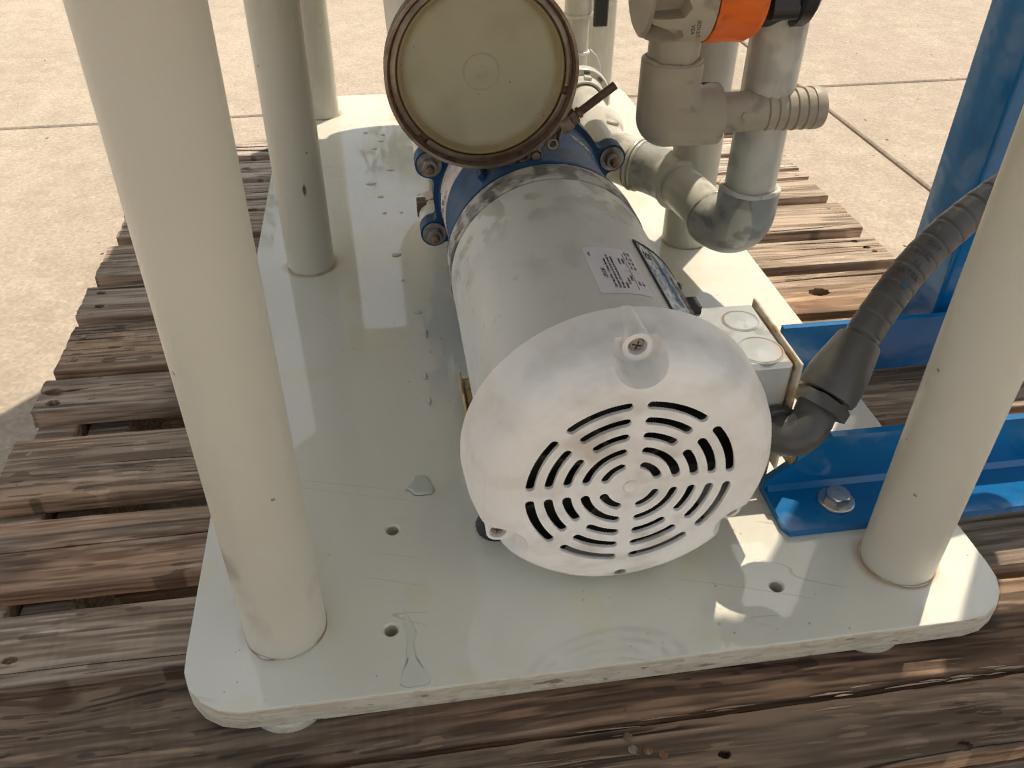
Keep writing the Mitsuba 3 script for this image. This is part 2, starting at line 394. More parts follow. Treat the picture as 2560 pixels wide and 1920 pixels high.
bsdf('retainer_steel', mottled((.27, .225, .18), (.19, .14, .10), 60., (.09, .055, .03), .6, 45.), .33, metal=.7, bump=lambda p, n, uv: fbm(p.x * 260, p.y * 260, p.z * 260, 2) * .0004)
bsdf('worn_steel', mottled((.33, .30, .27), (.22, .19, .165), 130., (.12, .07, .04), .7, 90.), .42, metal=.55, spec=.5)
bsdf('rusty_rod', mottled((.085, .05, .034), (.13, .08, .05), 160., (.03, .02, .015), .6, 90.), .5, metal=.3)
def zinc_col(p, n, uv):
    c = mix((.42, .30, .12), (.34, .235, .10), smoothstep(.3, .7, fbm(p.x * 60, p.y * 60, p.z * 60, 3)))
    c = mix(c, (.20, .085, .025), smoothstep(.46, .66, fbm(p.x * 90, p.y * 90, p.z * 60, 4)) * .8)
    return mix(c, (.60, .54, .40), smoothstep(.64, .74, noise(p.x * 160, p.y * 160, p.z * 160)) * .5)
bsdf('zinc_yellow', zinc_col, .5, metal=.25, bump=lambda p, n, uv: fbm(p.x * 160, p.y * 160, p.z * 160, 2) * .0004)
def jbox_col(p, n, uv):
    x, y, z = p.x, p.y, p.z
    c = mix((.37, .40, .40), (.31, .335, .33), smoothstep(.3, .7, fbm(x * 26, y * 26, z * 26, 3)))
    c = mix(c, (.20, .19, .16), smoothstep(.55, .68, fbm(x * 90, y * 90, z * 90, 4)) * .6)
    for ky, kr in ((.1575, .0122), (.1215, .0146)):
        kd = dr.abs(dr.sqrt(dr.square(x - .3885) + dr.square(y - ky)) - kr)
        c = mix(c, (.24, .165, .11), (1 - smoothstep(.0003, .0018, kd)) * smoothstep(.35, .7, noise(x * 90, y * 90, 4.)) * .7)
    ru = smoothstep(.394, .410, x + .016 * (fbm(x * 60, y * 40, 1., 3) - .5))
    return mix(c, (.42, .28, .15), ru * smoothstep(.4, .6, fbm(x * 140, y * 60, z * 60, 3)) * .8)
bsdf('box_paint', jbox_col, .38, bump=lambda p, n, uv: fbm(p.x * 160, p.y * 160, p.z * 160, 2) * .0004)
def lid_col(p, n, uv):
    return mix((.50, .46, .36), (.36, .23, .11), smoothstep(.45, .68, fbm(p.x * 120, p.y * 70, p.z * 70, 4)))
bsdf('lid_rusty', lid_col, .55, bump=lambda p, n, uv: fbm(p.x * 200, p.y * 200, p.z * 200, 2) * .0005)
bsdf('stainless', (.62, .60, .57), .26, metal=1.0)
bsdf('nail_steel', mottled((.30, .28, .255), (.21, .19, .17), 200., (.14, .08, .05), .6, 300.), .45, metal=.5)
bsdf('sticker_white', mottled((.66, .635, .66), (.62, .60, .63), 40., (.5, .48, .48), .3), .3, spec=.5)
bsdf('print_black', (.022, .02, .025), .45)
bsdf('print_faded', (.038, .037, .035), .5)
bsdf('spot_teal', (.015, .075, .105), .45)
bsdf('print_blue', (.02, .12, .26), .4)
def plate_print(p, n, uv):
    x, y, z = p.x, p.y, p.z - ZP
    th = dr.atan2(z - .103, x - .287)
    wear = fbm(x * 90, y * 70, th * 12, 4)
    row = noise(th * 26, y * 45, 2.)
    c = mix((.50, .56, .60), (.40, .43, .46), smoothstep(.3, .7, wear))
    ink = smoothstep(.50, .56, row) * (1 - smoothstep(.50, .64, wear)) * (1 - smoothstep(.93, 1.0, th))
    c = mix(c, (.055, .06, .07), ink * .9)
    fine = smoothstep(.60, .66, noise(th * 75, y * 260, 6.))
    c = mix(c, (.06, .10, .15), fine * .75)
    return mix(c, (.20, .20, .20), smoothstep(.9, .4, th) * .35)
bsdf('plate_print', plate_print, .35, metal=.2, spec=.5)
bsdf('label_white', mottled((.62, .55, .50), (.54, .47, .42), 60., (.25, .2, .16), .5, 120.), .45)
def volute_col(p, n, uv):
    return mix((.62, .60, .50), (.40, .19, .06), smoothstep(.5, .68, fbm(p.x * 40, p.y * 30, p.z * 40, 3)) * smoothstep(.10, .0, p.z - ZP - .02))
bsdf('volute_plastic', volute_col, .35)
scene['water_film'] = {'type': 'blendbsdf', 'weight': .8, 'a': {'type': 'dielectric', 'int_ior': 1.33, 'ext_ior': 1.0}, 'b': {'type': 'plastic', 'int_ior': 1.4, 'diffuse_reflectance': {'type': 'rgb', 'value': [.73, .735, .63]}}}
scene['water'] = {'type': 'blendbsdf', 'weight': .62, 'a': {'type': 'dielectric', 'int_ior': 1.33, 'ext_ior': 1.0}, 'b': {'type': 'plastic', 'int_ior': 1.4, 'diffuse_reflectance': {'type': 'rgb', 'value': [.76, .79, .66]}}}
bsdf('cabinet_grey', (.42, .43, .42), .4)
bsdf('tank_white', (.66, .66, .60), .4)

# ------------------------------------------------------------------ ground
GZ = -ZP
g = box(-120, 120, -120, 120, GZ - .30, GZ - .022)
k = obj('ground', g, 'concrete', smooth=False); labels[k] = {'kind': 'structure', 'label': 'sandy concrete yard surface'}
jx = [-8.0, -4.93, -1.93, 1.075, 4.08, 7.1, 10.2, 13.2]
jy = [-7.6, -4.6, -1.57, 1.452, 4.5, 7.55, 10.6, 13.7, 16.8]
for a in range(len(jx) - 1):
    for b in range(len(jy) - 1):
        x0, x1, y0, y1 = jx[a] + .0045, jx[a + 1] - .0045, jy[b] + .0035, jy[b + 1] - .0035
        dz = float(rng.uniform(-.001, .001)) - (.002 if b > 3 else 0)
        near = -2 < jx[a] < 5 and -2 < jy[b] < 6
        m = box(x0, x1, y0, y1, -.05, 0, .003)
        s = trimesh.Trimesh(m.vertices, m.faces)
        v = s.vertices.copy()
        v[:, 1] += .026 * (v[:, 0] - .1)                      # the cross joints run very slightly askew
        s.vertices = v; s.apply_translation([0, 0, GZ + dz])
        obj('slab', s, 'concrete', 'pavement', smooth=False)
labels['pavement'] = {'kind': 'structure', 'label': 'sunlit tan concrete slabs with open joints'}

# ------------------------------------------------------------------ pallet
DZ = -.026; DT = .017
def board(x0, x1, y0, y1, seed, z1=DZ, t=DT, nx=90, rag=.0012, relief=.0, holes=(), cuts=(), ragend=.003):
    r = np.random.default_rng(seed)
    w = y1 - y0
    k = max(8, int(w / .0045)) if not relief else max(12, int(w / .0016))
    top = np.linspace(0, 1, k)
    prof = [(0, 0), (1, 0), (1, .75)] + [(1 - .012 / w * .1 * 0 - u * 1.0, 1.0) for u in top][0:0]
    ys = np.concatenate([[0.0, 1.0, 1.0], 1 - top, [0.0]])
    zs = np.concatenate([[0.0, 0.0, .86], np.ones(k), [.86]])
    ins = np.ones(len(ys)); 
    m = len(ys)
    X = np.linspace(x0, x1, nx)
    V = np.zeros((nx, m, 3))
    P = lambda f, s: meshkit.fbm(np.stack([X * f, np.full_like(X, s), np.full_like(X, s * .7)], -1), 3, seed) - .5
    e0, e1 = P(14, .3) * rag * 2.6 + P(70, 2.) * rag, P(14, 5.3) * rag * 2.6 + P(70, 7.) * rag
    cup = r.uniform(-.0012, .0008); bow = P(2.0, 3.) * .003
    for j in range(m):
        yy = y0 + e0 + (w + e1 - e0) * ys[j]
        edge = (zs[j] == 1) * (.0013 * ((ys[j] < 1e-6) * 1.0 - (ys[j] > 1 - 1e-6) * 1.0))
        V[:, j, 0] = X; V[:, j, 1] = yy + edge
        z = z1 - t + t * zs[j]
        V[:, j, 2] = z + bow + cup * (1 - (2 * ys[j] - 1) ** 2) * (zs[j] > .9)
        if zs[j] == 1:
            q = np.stack([X * 9, np.full_like(X, (y0 + w * ys[j]) * 420), np.full_like(X, seed * 1.7)], -1)
            if relief:
                V[:, j, 2] += (meshkit.fbm(q, 3, seed + 9) - .62) * relief
    V[0, :, 0] += (r.random(m) - .3) * ragend; V[-1, :, 0] -= (r.random(m) - .3) * ragend
    idx = np.arange(nx * m).reshape(nx, m)
    a, b = idx[:-1], idx[1:]
    jn = np.roll(np.arange(m), -1)
    F = np.stack([a, a[:, jn], b[:, jn], b], -1).reshape(-1, 4)
    V = V.reshape(-1, 3)
    c0, c1 = len(V), len(V) + 1
    V = np.vstack([V, V[:m].mean(0), V[-m:].mean(0)])
    F3 = np.vstack([F[:, [0, 1, 2]], F[:, [0, 2, 3]], np.stack([idx[0][jn], idx[0], np.full(m, c0)], 1), np.stack([idx[-1], idx[-1][jn], np.full(m, c1)], 1)])
    tm = trimesh.Trimesh(V, F3, process=False)
    if tm.volume < 0:
        tm.invert()
    if holes or cuts:
        M = mani(tm)
        for hx, hy, hr, hd in holes:
            ring = np.arange(18) * np.pi / 9
            rr = hr * (1 + .25 * (r.random(18) - .5))
            poly = Polygon(np.stack([hx + rr * 1.25 * np.cos(ring), hy + rr * .85 * np.sin(ring)], 1))
            M = M - mani(prism(poly, z1 - hd, z1 + .02))
        for poly, hd in cuts:
            M = M - mani(prism(Polygon(poly), z1 - hd, z1 + .02))
        tm = to_tm(M)
    return tm
PAL = thing('wooden_pallet', 'weathered wooden pallet of gappy deck boards under the cream skid', 'pallet')
XL, XR = -.186, .752
boards = [  # y0, y1, material, relief, extras
    (.946, 1.004, 'wood_pale', 0, {}), (.862, .925, 'wood_pale', 0, {'holes': [(-.045, .90, .005, .02)]}), (.797, .848, 'wood_pale', 0, {}), (.764, .789, 'wood_pale', 0, {}),
    (.700, .757, 'wood_grey', 0, {}),
    (.606, .682, 'wood_grey', 0, {'cuts': [([(.60, .6085), (.70, .612), (.75, .618), (.70, .6145), (.60, .611)], .02)]}),
    (.520, .582, 'wood_grey', .0006, {'holes': [(-.1718, .5686, .0042, .02), (-.1672, .5399, .0045, .02), (.725, .572, .004, .02), (.733, .556, .004, .02), (.738, .545, .003, .02)],
                                  'cuts': [([(.60, .5395), (.66, .545), (.72, .5485), (.76, .5475), (.72, .550), (.66, .5465), (.60, .5405)], .02)]}),
    (.419, .502, 'wood_brown', .0006, {'holes': [(.628, .4615, .0098, .03)], 'cuts': [([(.53, .4835), (.64, .4895), (.76, .4885), (.76, .4945), (.64, .4925)], .02)]}),
    (.355, .407, 'wood_grey', .0008, {'holes': [(-.1714, .3693, .0055, .012), (-.1757, .3872, .0062, .012)], 'cuts': [([(-.20, .3835), (-.156, .3858), (-.129, .3915), (-.156, .3882), (-.20, .3885)], .008)]}),
    (.238, .316, 'wood_brown', .0008, {}),
    (.143, .214, 'wood_red', .0012, {'cuts': [([(-.2, .1795), (-.05, .1815), (.1, .183), (.1, .1842), (-.05, .1829), (-.2, .1812)], .006)]}),
    (.060, .119, 'wood_grey', .0009, {'holes': [(-.1248, .0808, .004, .01)]}),
    (-.024, .049, 'wood_dark', .0016, {}),
    (-.075, -.0275, 'wood_dark', .0020, {'holes': [(.3302, -.0539, .0034, .012), (.4798, -.0706, .0042, .004)]}),
]
for i, (y0, y1, mat, rel, ex) in enumerate(boards):
    dx0, dx1 = rng.uniform(-.003, .003, 2)
    obj('deck_board', board(XL + dx0, XR + dx1, y0, y1, 11 + i * 7, nx=90 if not rel else 320, relief=rel, rag=.0011 if y1 < .1 else .0008, t=DT + rng.uniform(-.001, .001), **ex), mat, PAL, smooth=35)
for x0, x1, zt in ((XL, -.150, DZ - DT - .0005), (-.146, -.108, DZ - DT - .012), (.262, .302, DZ - DT - .0005), (.716, XR, DZ - DT - .0005)):
    obj('stringer', box(x0, x1, -.07, 1.0, GZ + .019, zt, .0015), 'wood_stringer', PAL, smooth=False)
for y0, y1 in ((-.07, .02), (.21, .29), (.46, .54), (.70, .78), (.91, 1.0)):
    obj('bottom_board', box(XL, XR, y0, y1, GZ + .001, GZ + .0185, .001), 'wood_brown', PAL, smooth=False)
nails = [(-.1719, .6372), (-.17, .479), (-.1694, .4384), (-.1709, .2948), (-.171, .2587), (-.0726, .2825), (.7343, .6661), (.7351, .6401), (.7375, .7332), (.7371, .7753), (.2432, -.0035), (.2752, -.0146),
         (.2736, -.0343), (.2745, -.043), (.2837, -.0447), (.2925, -.0485), (.3297, -.0158), (.7345, .455), (.7345, .432), (.7345, .29), (.7345, .26), (-.169, .735), (.7345, .185), (.7345, .16)]
for i, (x, y) in enumerate(nails):
    tilt = np.array([rng.uniform(-.12, .12), rng.uniform(-.12, .12), 1.0])
    p = np.array([x, y, DZ - .0004])
    obj('nail', lathe([(0, -.003), (.0012, -.003), (.0012, 0), (.0029, .0001), (.0031, .0004), (.0027, .0008), (0, .0009)], p, tilt, 18), 'rusty_steel' if y < .0 and i != 13 else 'nail_steel', PAL)
# torn splinters standing on the worn edge of the front boards
for i in range(34):
    x = float(rng.uniform(.16, .60)); y = -.0245 + float(rng.normal(0, .0022)) if i % 2 else -.040 + float(rng.normal(0, .006)) - .02 * (x < .3) * rng.random()
    L = float(rng.uniform(.010, .045)); w = float(rng.uniform(.0004, .0009))
    a = rng.normal(0, .02)
    d = np.array([math.cos(a), math.sin(a), rng.uniform(-.01, .01)])
    p0 = np.array([x, y, DZ + .0002]); p1 = p0 + d * L
    s = tube([p0, p0 * .6 + p1 * .4 + [0, 0, .0007], p1], [w * .35, w, w * .2], 5)
    obj('splinter', s, 'wood_brown' if i % 2 else 'wood_red', PAL, smooth=True)

# ------------------------------------------------------------------ skid: base plate, posts, feet, upper shelf
SK = thing('pump_skid', 'cream plastic skid frame with glossy base plate and round posts on the pallet', 'skid frame')
def rrect(x0, x1, y0, y1, r, n=12):
    return shapely.box(x0 + r, y0 + r, x1 - r, y1 - r).buffer(r, quad_segs=n)
PW, PD, PT = .56, 1.1196, .0188
sec = lambda ins: rrect(ins, PW - ins, ins, PD - ins, .042 - ins)
lay = [(-PT, .0016), (-PT + .0014, 0), (-.0014, 0), (-.0004, .0006), (0, .0018)]
ring = [np.array(sec(i).exterior.coords)[:-1] for _, i in lay]
n0 = min(len(r) for r in ring)
def resample(poly, n=240):
    e = poly.exterior; return np.array([e.interpolate(t, normalized=True).coords[0] for t in np.arange(n) / n])
base_ring = resample(sec(0)); cen = np.array([PW / 2, PD / 2])
V = []
for z, ins in lay:
    nrm = base_ring - np.array([shapely.ops.nearest_points(sec(.03), Point(*p))[0].coords[0] for p in base_ring]) if False else None
    pl = resample(sec(ins)); V.append(np.column_stack([pl, np.full(len(pl), z)]))
N = len(base_ring); V = np.vstack(V); F = []
i = np.arange(N); j = (i + 1) % N
for kx in range(len(lay) - 1):
    F.append(np.stack([kx * N + i, kx * N + j, (kx + 1) * N + j, (kx + 1) * N + i], 1))
F = np.vstack(F); F = np.vstack([F[:, [0, 1, 2]], F[:, [0, 2, 3]]])
V = np.vstack([V, [[*cen, -PT], [*cen, 0]]])
F = np.vstack([F, np.stack([j, i, i * 0 + len(V) - 2], 1), np.stack([(len(lay) - 1) * N + i, (len(lay) - 1) * N + j, i * 0 + len(V) - 1], 1)])
plate = mani(trimesh.Trimesh(V, F))
for hx, hy in ((.136, .138), (.1315, .048), (.3995, .0465)):
    plate = plate - cyl((hx, hy, -.03), (hx, hy, .01), .0046, 24) - mani(lathe([(0, -.0014), (.0046, -.0014), (.0064, .0005), (0, .0005)], (hx, hy, 0), (0, 0, 1), 24))
obj('base_plate', plate, 'cream_plate', SK, smooth=30)
POSTS = [(.063, .0605, .0262), (.0625, .5545, .0256), (.063, 1.035, .0258), (.496, .0575, .0258), (.496, .5575, .0264), (.496, 1.035, .0258)]
SH = .462
for x, y, r in POSTS:
    obj('post', rod((x, y, .0004), (x, y, SH - .0005 if x < .3 else SH + .018), r, 72), 'cream_post', SK)
for x, y in ((.064, .0245), (.459, .0265), (.064, 1.08), (.459, 1.08)):
    obj('foot', lathe([(0, -PT - .0003), (.0245, -PT - .0003), (.0255, -PT - .002), (.0262, DZ + .0012), (.0255, DZ - .001), (0, DZ - .001)], (x, y, 0), (0, 0, 1), 48), 'cream_plate', SK)
obj('upper_shelf', prism(rrect(.000, .472, -.02, 1.125, .04), SH, SH + .019), 'cream_post', SK, smooth=30)

TK = obj('tank', lathe([(0, SH + .0195), (.34, SH + .0195), (.35, SH + .03), (.35, SH + .75), (.33, SH + .78), (0, SH + .80)], (.235, .60, 0), (0, 0, 1), 96), 'tank_white')
tag(TK, 'large round white tank standing on the upper shelf above the pump', 'tank')

# ------------------------------------------------------------------ motor
XC, H = .287, .103
MO = thing('electric_motor', 'off white electric motor with slotted fan cover on the base plate', 'motor')
AX = (0, 1, 0)
obj('body', lathe([(.05, .104), (.0845, .104), (.086, .106), (.086, .3222), (.0852, .3234), (.05, .3234)], (XC, 0, H), AX, 128), 'motor_paint', MO)
obj('end_ring', lathe([(.05, .3242), (.0862, .3242), (.0872, .3255), (.0872, .3505), (.0855, .3535), (.05, .3535)], (XC, 0, H), AX, 128), 'galvanised', MO)
# fan cover: shell turned about z (front up), slots cut through, then laid along -y
out = [(0, -.0550), (.068, -.0551), (.0770, -.0556), (.0840, -.0575), (.0900, -.0612), (.0945, -.0666), (.0978, -.0740), (.0998, -.0830), (.1006, -.0930), (.1012, -.1025)]
inn = [(.0985, -.1028), (.0975, -.0930), (.0962, -.0840), (.0940, -.0765), (.0912, -.0690), (.0870, -.0640), (.0818, -.0603), (.0757, -.0583), (.068, -.0576), (0, -.0575)]
shell = mani(lathe(out + inn, (0, 0, 0), (0, 0, 1), 160))
solid = mani(lathe(out + [(.1010, -.1028), (0, -.1028)], (0, 0, 0), (0, 0, 1), 160))
fx = frame((0, 0, 1))
for th in (90, 210, 328):
    cx, cy = .0930 * math.cos(math.radians(th)), .0930 * math.sin(math.radians(th))
    plug = cyl((cx, cy, -.1027), (cx, cy, -.0500), .0205, 40) ^ solid
    shell = shell + plug
    shell = shell - mani(lathe([(0, -.0765), (.0135, -.0765), (.0145, -.072), (.0185, -.050), (0, -.050)], (cx, cy, 0), (0, 0, 1), 40))
    boss = cyl((cx, cy, -.1027), (cx, cy, -.0725), .0090 if th == 90 else .0078, 36) - cyl((cx, cy, -.0760), (cx, cy, -.07), .0058, 24)
    shell = shell + boss
for rc, cnt, half in ((.0178, 4, .0072), (.0292, 4, .0072), (.0406, 8, .0070), (.0520, 8, .0070), (.0636, 8, .0070)):
    for q in range(cnt):
        a0, a1 = q * 2 * math.pi / cnt, (q + 1) * 2 * math.pi / cnt
        m_ = math.asin(half / rc)
        t = np.linspace(a0 + m_, a1 - m_, 20)
        pl = LineString(np.stack([rc * np.cos(t), rc * np.sin(t)], 1)).buffer(.0029, quad_segs=6)
        shell = shell - mani(prism(pl, -.07, -.04))
shell = shell - cyl((.001, -.0825, -.08), (.001, -.0825, -.05), .0044, 24)
cov = to_tm(shell.refine_to_length(.0032))
Rx = trimesh.transformations.rotation_matrix(math.pi / 2, [1, 0, 0])
cov.apply_transform(Rx); cov.apply_translation([XC, 0, H])
CV = obj('fan_cover', cov, 'cover_white', MO, smooth=38)
obj('logo_disc', lathe([(0, -.0002), (.0046, -.0002), (.0050, .0004), (.0044, .0008), (.0038, .0005), (0, .0006)], (XC, .0550, H), (0, -1, 0), 32), 'cover_white', CV, smooth=True)
for th in (90, 210, 328):
    cx, cz = XC + .0930 * math.cos(math.radians(th)), H + .0930 * math.sin(math.radians(th))
    hd = mani(lathe([(0, 0), (.0046, 0), (.0048, .0010), (.0042, .0019), (0, .0024)], (cx, .0762, cz), (0, -1, 0), 28))
    for a in (0, math.pi / 2):
        bx = trimesh.creation.box([.0060, .004, .0011]); bx.apply_transform(trimesh.transformations.rotation_matrix(a + .3, [0, 1, 0])); bx.apply_translation([cx, .0738, cz])
        hd = hd - mani(bx)
    obj('cover_screw', hd, 'worn_steel', MO)
fan = [rod((XC, .090, H), (XC, .093, H), .0925, 64), rod((XC, .064, H), (XC, .090, H), .018, 32)]
for q in range(9):
    b = trimesh.creation.box([.066, .022, .0025]); b.apply_translation([.053, 0, 0]); b.apply_transform(trimesh.transformations.rotation_matrix(q * 2 * math.pi / 9, [0, 1, 0])); b.apply_translation([XC, .079, H])
    fan.append(b)
obj('fan', cat(*fan), 'fan_dark', MO)
# stickers bent round the body: u runs along y, v upwards along the angle
def on_body(mesh2, y0, th0, lift, R=.086):
    tm = to_tm(mesh2).copy(); v = tm.vertices
    th = math.radians(th0) + v[:, 1] / R
    r = R + lift + v[:, 2]
    tm.vertices = np.stack([XC + r * np.cos(th), y0 + v[:, 0], H + r * np.sin(th)], 1)
    return tm
def sheet(w, h, r, t, n=28):
    pl = rrect(0, w, 0, h, r) if r else shapely.box(0, 0, w, h)
    m = prism(pl, 0, t)
    for _ in range(3):
        m = m.subdivide()
    return m
S0, SL, SW = .143, .062, .0365           # along y, length, arc length
th_lo = 68.2
ST = obj('sticker', on_body(sheet(SL, SW, .003, .0003), S0, th_lo, .0002), 'sticker_white', MO, smooth=True, label='white paper sticker with black print')
def txt(s, hgt, u, v, bold=False):
    m = meshkit.text_mesh(s, hgt, .00015, bold); m.apply_translation([u, v, 0]); return m
def script(w, h, u, v, waves=9):
    # worn script lettering too far gone to read: one running pen stroke
    t = np.linspace(0, 1, waves * 14)
    q = np.stack([u + w * t + h * .35 * np.sin(t * waves * 2 * np.pi + 1.2), v + h * (.5 + .5 * np.sin(t * waves * 2 * np.pi) * (.65 + .35 * np.sin(t * 17)))], 1)
    return prism(LineString(q).buffer(h * .09), 0, .00015)
def dashes(w, h, u, v, seed):
    # a line of print worn to word-long marks
    r = np.random.default_rng(seed); x, out_ = 0.0, []
    while x < w:
        l_ = float(r.uniform(.8, 2.6)) * h
        out_.append(trimesh.creation.box(bounds=[[u + x, v, 0], [u + min(x + l_, w), v + h * .7, .00015]])); x += l_ + h * .6
    return cat(*out_)
lines = [('LEESON', .0024, .0195, .0272, True), ('8276', .0014, .050, .0325, True), ('Three Phase Motor - 50 Hertz Operation', .00150, .0062, .0240, True), ('This motor will operate at 50 Hertz through on', .00150, .0062, .0213, True),
         ('50 Hertz. 1.0 service factor at the following', .00150, .0062, .0186, True), ('voltages', .00150, .0062, .0159, True), ('60 Hertz', .00150, .0120, .0130, True), ('50 Hertz', .00150, .0390, .0130, True),
         ('Voltage', .00150, .0170, .0103, True), ('Voltage', .00150, .0400, .0103, True), ('230 V', .00150, .0120, .0058, True), ('460 V', .00150, .0120, .0031, True),
         ('190 - 200 - 220 - 230 V', .00150, .0335, .0058, True), ('380 - 400 - 415 - 440 V', .00150, .0335, .0031, True)]
ink = [txt(*l) for l in lines]
ink += [trimesh.creation.box(bounds=[[.006, .0089, 0], [.055, .0093, .00015]]), trimesh.creation.box(bounds=[[.0300, .0022, 0], [.0303, .0135, .00015]])]
obj('print', on_body(cat(*ink), S0, th_lo, .00052), 'print_black', ST, smooth=False)
NP = obj('nameplate', on_body(sheet(.110, .0730, .004, .0007), .118, 13.0, .0004), 'plate_print', MO, smooth=True, label='worn metal nameplate with black and blue print')
obj('plate_border', on_body(cat(trimesh.creation.box(bounds=[[.0, .0724, -.0002], [.112, .0736, .0010]]).subdivide(), trimesh.creation.box(bounds=[[.109, -.001, -.0002], [.1112, .0722, .0012]]).subdivide().subdivide().subdivide()), .118, 13.0, .0005), 'black_rubber', NP, smooth=False)
obj('lettering', on_body(script(.050, .0065, .030, .0550), .118, 13.0, .0013), 'print_blue', NP, smooth=False)
obj('lettering', on_body(cat(txt('CE', .0060, .0865, .0640, True), dashes(.05, .0026, .030, .0480, 1), dashes(.042, .0026, .030, .0430, 2), dashes(.05, .0026, .030, .0380, 3)), .118, 13.0, .0013), 'print_black', NP, smooth=False)
for y in (.215, .120):
    a = math.radians(30); p = np.array([XC + .0872 * math.cos(a), y, H + .0872 * math.sin(a)])
    obj('rivet', lathe([(0, 0), (.003, 0), (.003, .001), (0, .0022)], p, (math.cos(a), 0, math.sin(a)), 20), 'black_rubber', NP)
# junction box on the right flank
JB = obj('junction_box', cat(box(.352, .4060, .104, .180, .062, .1500, .003)), 'box_paint', MO, smooth=25)
for y, r in ((.1575, .0122), (.1215, .0146)):
    obj('knockout', lathe([(r + .0012, -.0006), (r + .0011, .0004), (r + .0002, .0004), (r, -.0002), (r - .0005, .0005), (r * .55, .0007), (r * .28, .0012), (0, .0014)], (.3885, y, .1501), (0, 0, 1), 48), 'box_paint', JB, smooth=25)
obj('lid', box(.4078, .4098, .1005, .184, .060, .1516, .0005), 'lid_rusty', JB, smooth=False, label='rust edged lid plate')
obj('screw_dot', rod((.388, .1038, .126), (.388, .1044, .126), .0013, 16), 'black_rubber', JB)
obj('gasket', cat(rod((.3605, .112, .146), (.3605, .176, .146), .0035, 16), box(.355, .364, .170, .184, .141, .156)), 'black_rubber', JB)
# feet
obj('mounting_foot', cat(box(.2025, .300, .205, .300, .010, .0142, .0008), box(.2025, .2045, .205, .300, .0144, .0215, .0008)), 'zinc_yellow', MO, smooth=False)
ft = mani(box(.206, .232, .212, .292, .0144, .0182, .0008)) - cyl((.2155, .272, 0), (.2155, .272, .05), .0046, 24) - cyl((.2155, .240, 0), (.2155, .240, .05), .0046, 24)
obj('mounting_foot', ft, 'zinc_yellow', MO, smooth=False)
obj('foot_bolt', hexhead((.2165, .235, .0184), (.2165, .235, .026), .006), 'worn_steel', MO)
obj('mounting_foot', cat(box(.33, .4402, .140, .1435, .033, .062, .0006), box(.4405, .4445, .134, .170, .026, .064, .0008), box(.36, .43, .1445, .17, .0008, .034, .001)), 'zinc_yellow', MO, smooth=False)
obj('foot_bolt', hexhead((.4448, .1450, .046), (.4505, .1450, .046), .0060), 'zinc_yellow', MO)
obj('rubber_mount', lathe([(0, .0003), (.015, .0003), (.0155, .003), (.0125, .010), (.0135, .018), (.010, .021), (0, .021)], (.213, .130, 0), (0, 0, 1), 40), 'black_rubber', MO)
obj('rubber_mount', lathe([(0, .0003), (.015, .0003), (.0155, .003), (.0125, .010), (.0135, .018), (.010, .021), (0, .021)], (.365, .280, 0), (0, 0, 1), 40), 'black_rubber', MO)

# ------------------------------------------------------------------ pump
PU = thing('centrifugal_pump', 'blue pump bracket with bolted flange behind the white motor', 'pump')
obj('adapter', lathe([(.05, .3545), (.0862, .3545), (.0868, .357), (.0855, .366), (.0825, .385), (.0805, .410), (.0800, .448), (.0815, .470), (.0840, .486), (.05, .486)], (XC, 0, H), AX, 96), 'pump_blue', PU)
for a in (128,):
    t = math.radians(a); b = trimesh.creation.box([.010, .110, .0045]); b.apply_translation([.0845, .428, 0]); b.apply_transform(trimesh.transformations.rotation_matrix(-t, [0, 1, 0])); b.apply_translation([XC, 0, H])
    obj('rib', b, 'pump_blue', PU, smooth=False)
fl = Point(0, 0).buffer(.0885, quad_segs=24)
BOLT_A = (159, 204, 19, -24)
for a in BOLT_A:
    bx, bz = .0975 * math.cos(math.radians(a)), .0975 * math.sin(math.radians(a))
    fl = fl.union(Point(bx, bz).buffer(.0142, quad_segs=12)).union(LineString([(bx * .75, bz * .75), (bx, bz)]).buffer(.0135))
fl = fl.buffer(.006).buffer(-.012).buffer(.006)
def yprism(poly, y0, y1):
    m = prism(poly, 0, y1 - y0)                       # local (x, z) plane, extruded towards the viewer
    m.apply_transform(Rx); m.apply_translation([XC, y1, H]); return m
obj('flange', yprism(fl, .4865, .5045), 'pump_blue', PU, smooth=30)
vol = Point(0, 0).buffer(.084, quad_segs=24)
for a in BOLT_A:
    vol = vol.union(Point(.0970 * math.cos(math.radians(a)), .0970 * math.sin(math.radians(a))).buffer(.0138))
obj('volute', yprism(vol, .5055, .560), 'volute_plastic', PU, smooth=30)
obj('volute_back', lathe([(.02, .5605), (.080, .5605), (.074, .585), (.04, .60), (.028, .602), (.028, .70), (0, .70)], (XC, 0, H), AX, 64), 'volute_plastic', PU)
for a in BOLT_A:
    bx, bz = XC + .0975 * math.cos(math.radians(a)), H + .0975 * math.sin(math.radians(a))
    BT = obj('bolt', lathe([(0, 0), (.0040, 0)] + [(.0040 - .0005 * (q % 2), .0018 * q) for q in range(1, 9)] + [(.003, .0165), (0, .0170)], (bx, .4860, bz), (0, -1, 0), 24), 'rusty_steel', PU)
    obj('nut', hexhead((bx, .4838, bz), (bx, .4765, bz), .0080, .3 + a), 'worn_steel', BT)
    obj('washer', lathe([(.0040, 0), (.0118, 0), (.0124, .0006), (.0120, .0016), (.0040, .0016)], (bx, .4862, bz), (0, -1, 0), 32), 'worn_steel', BT)
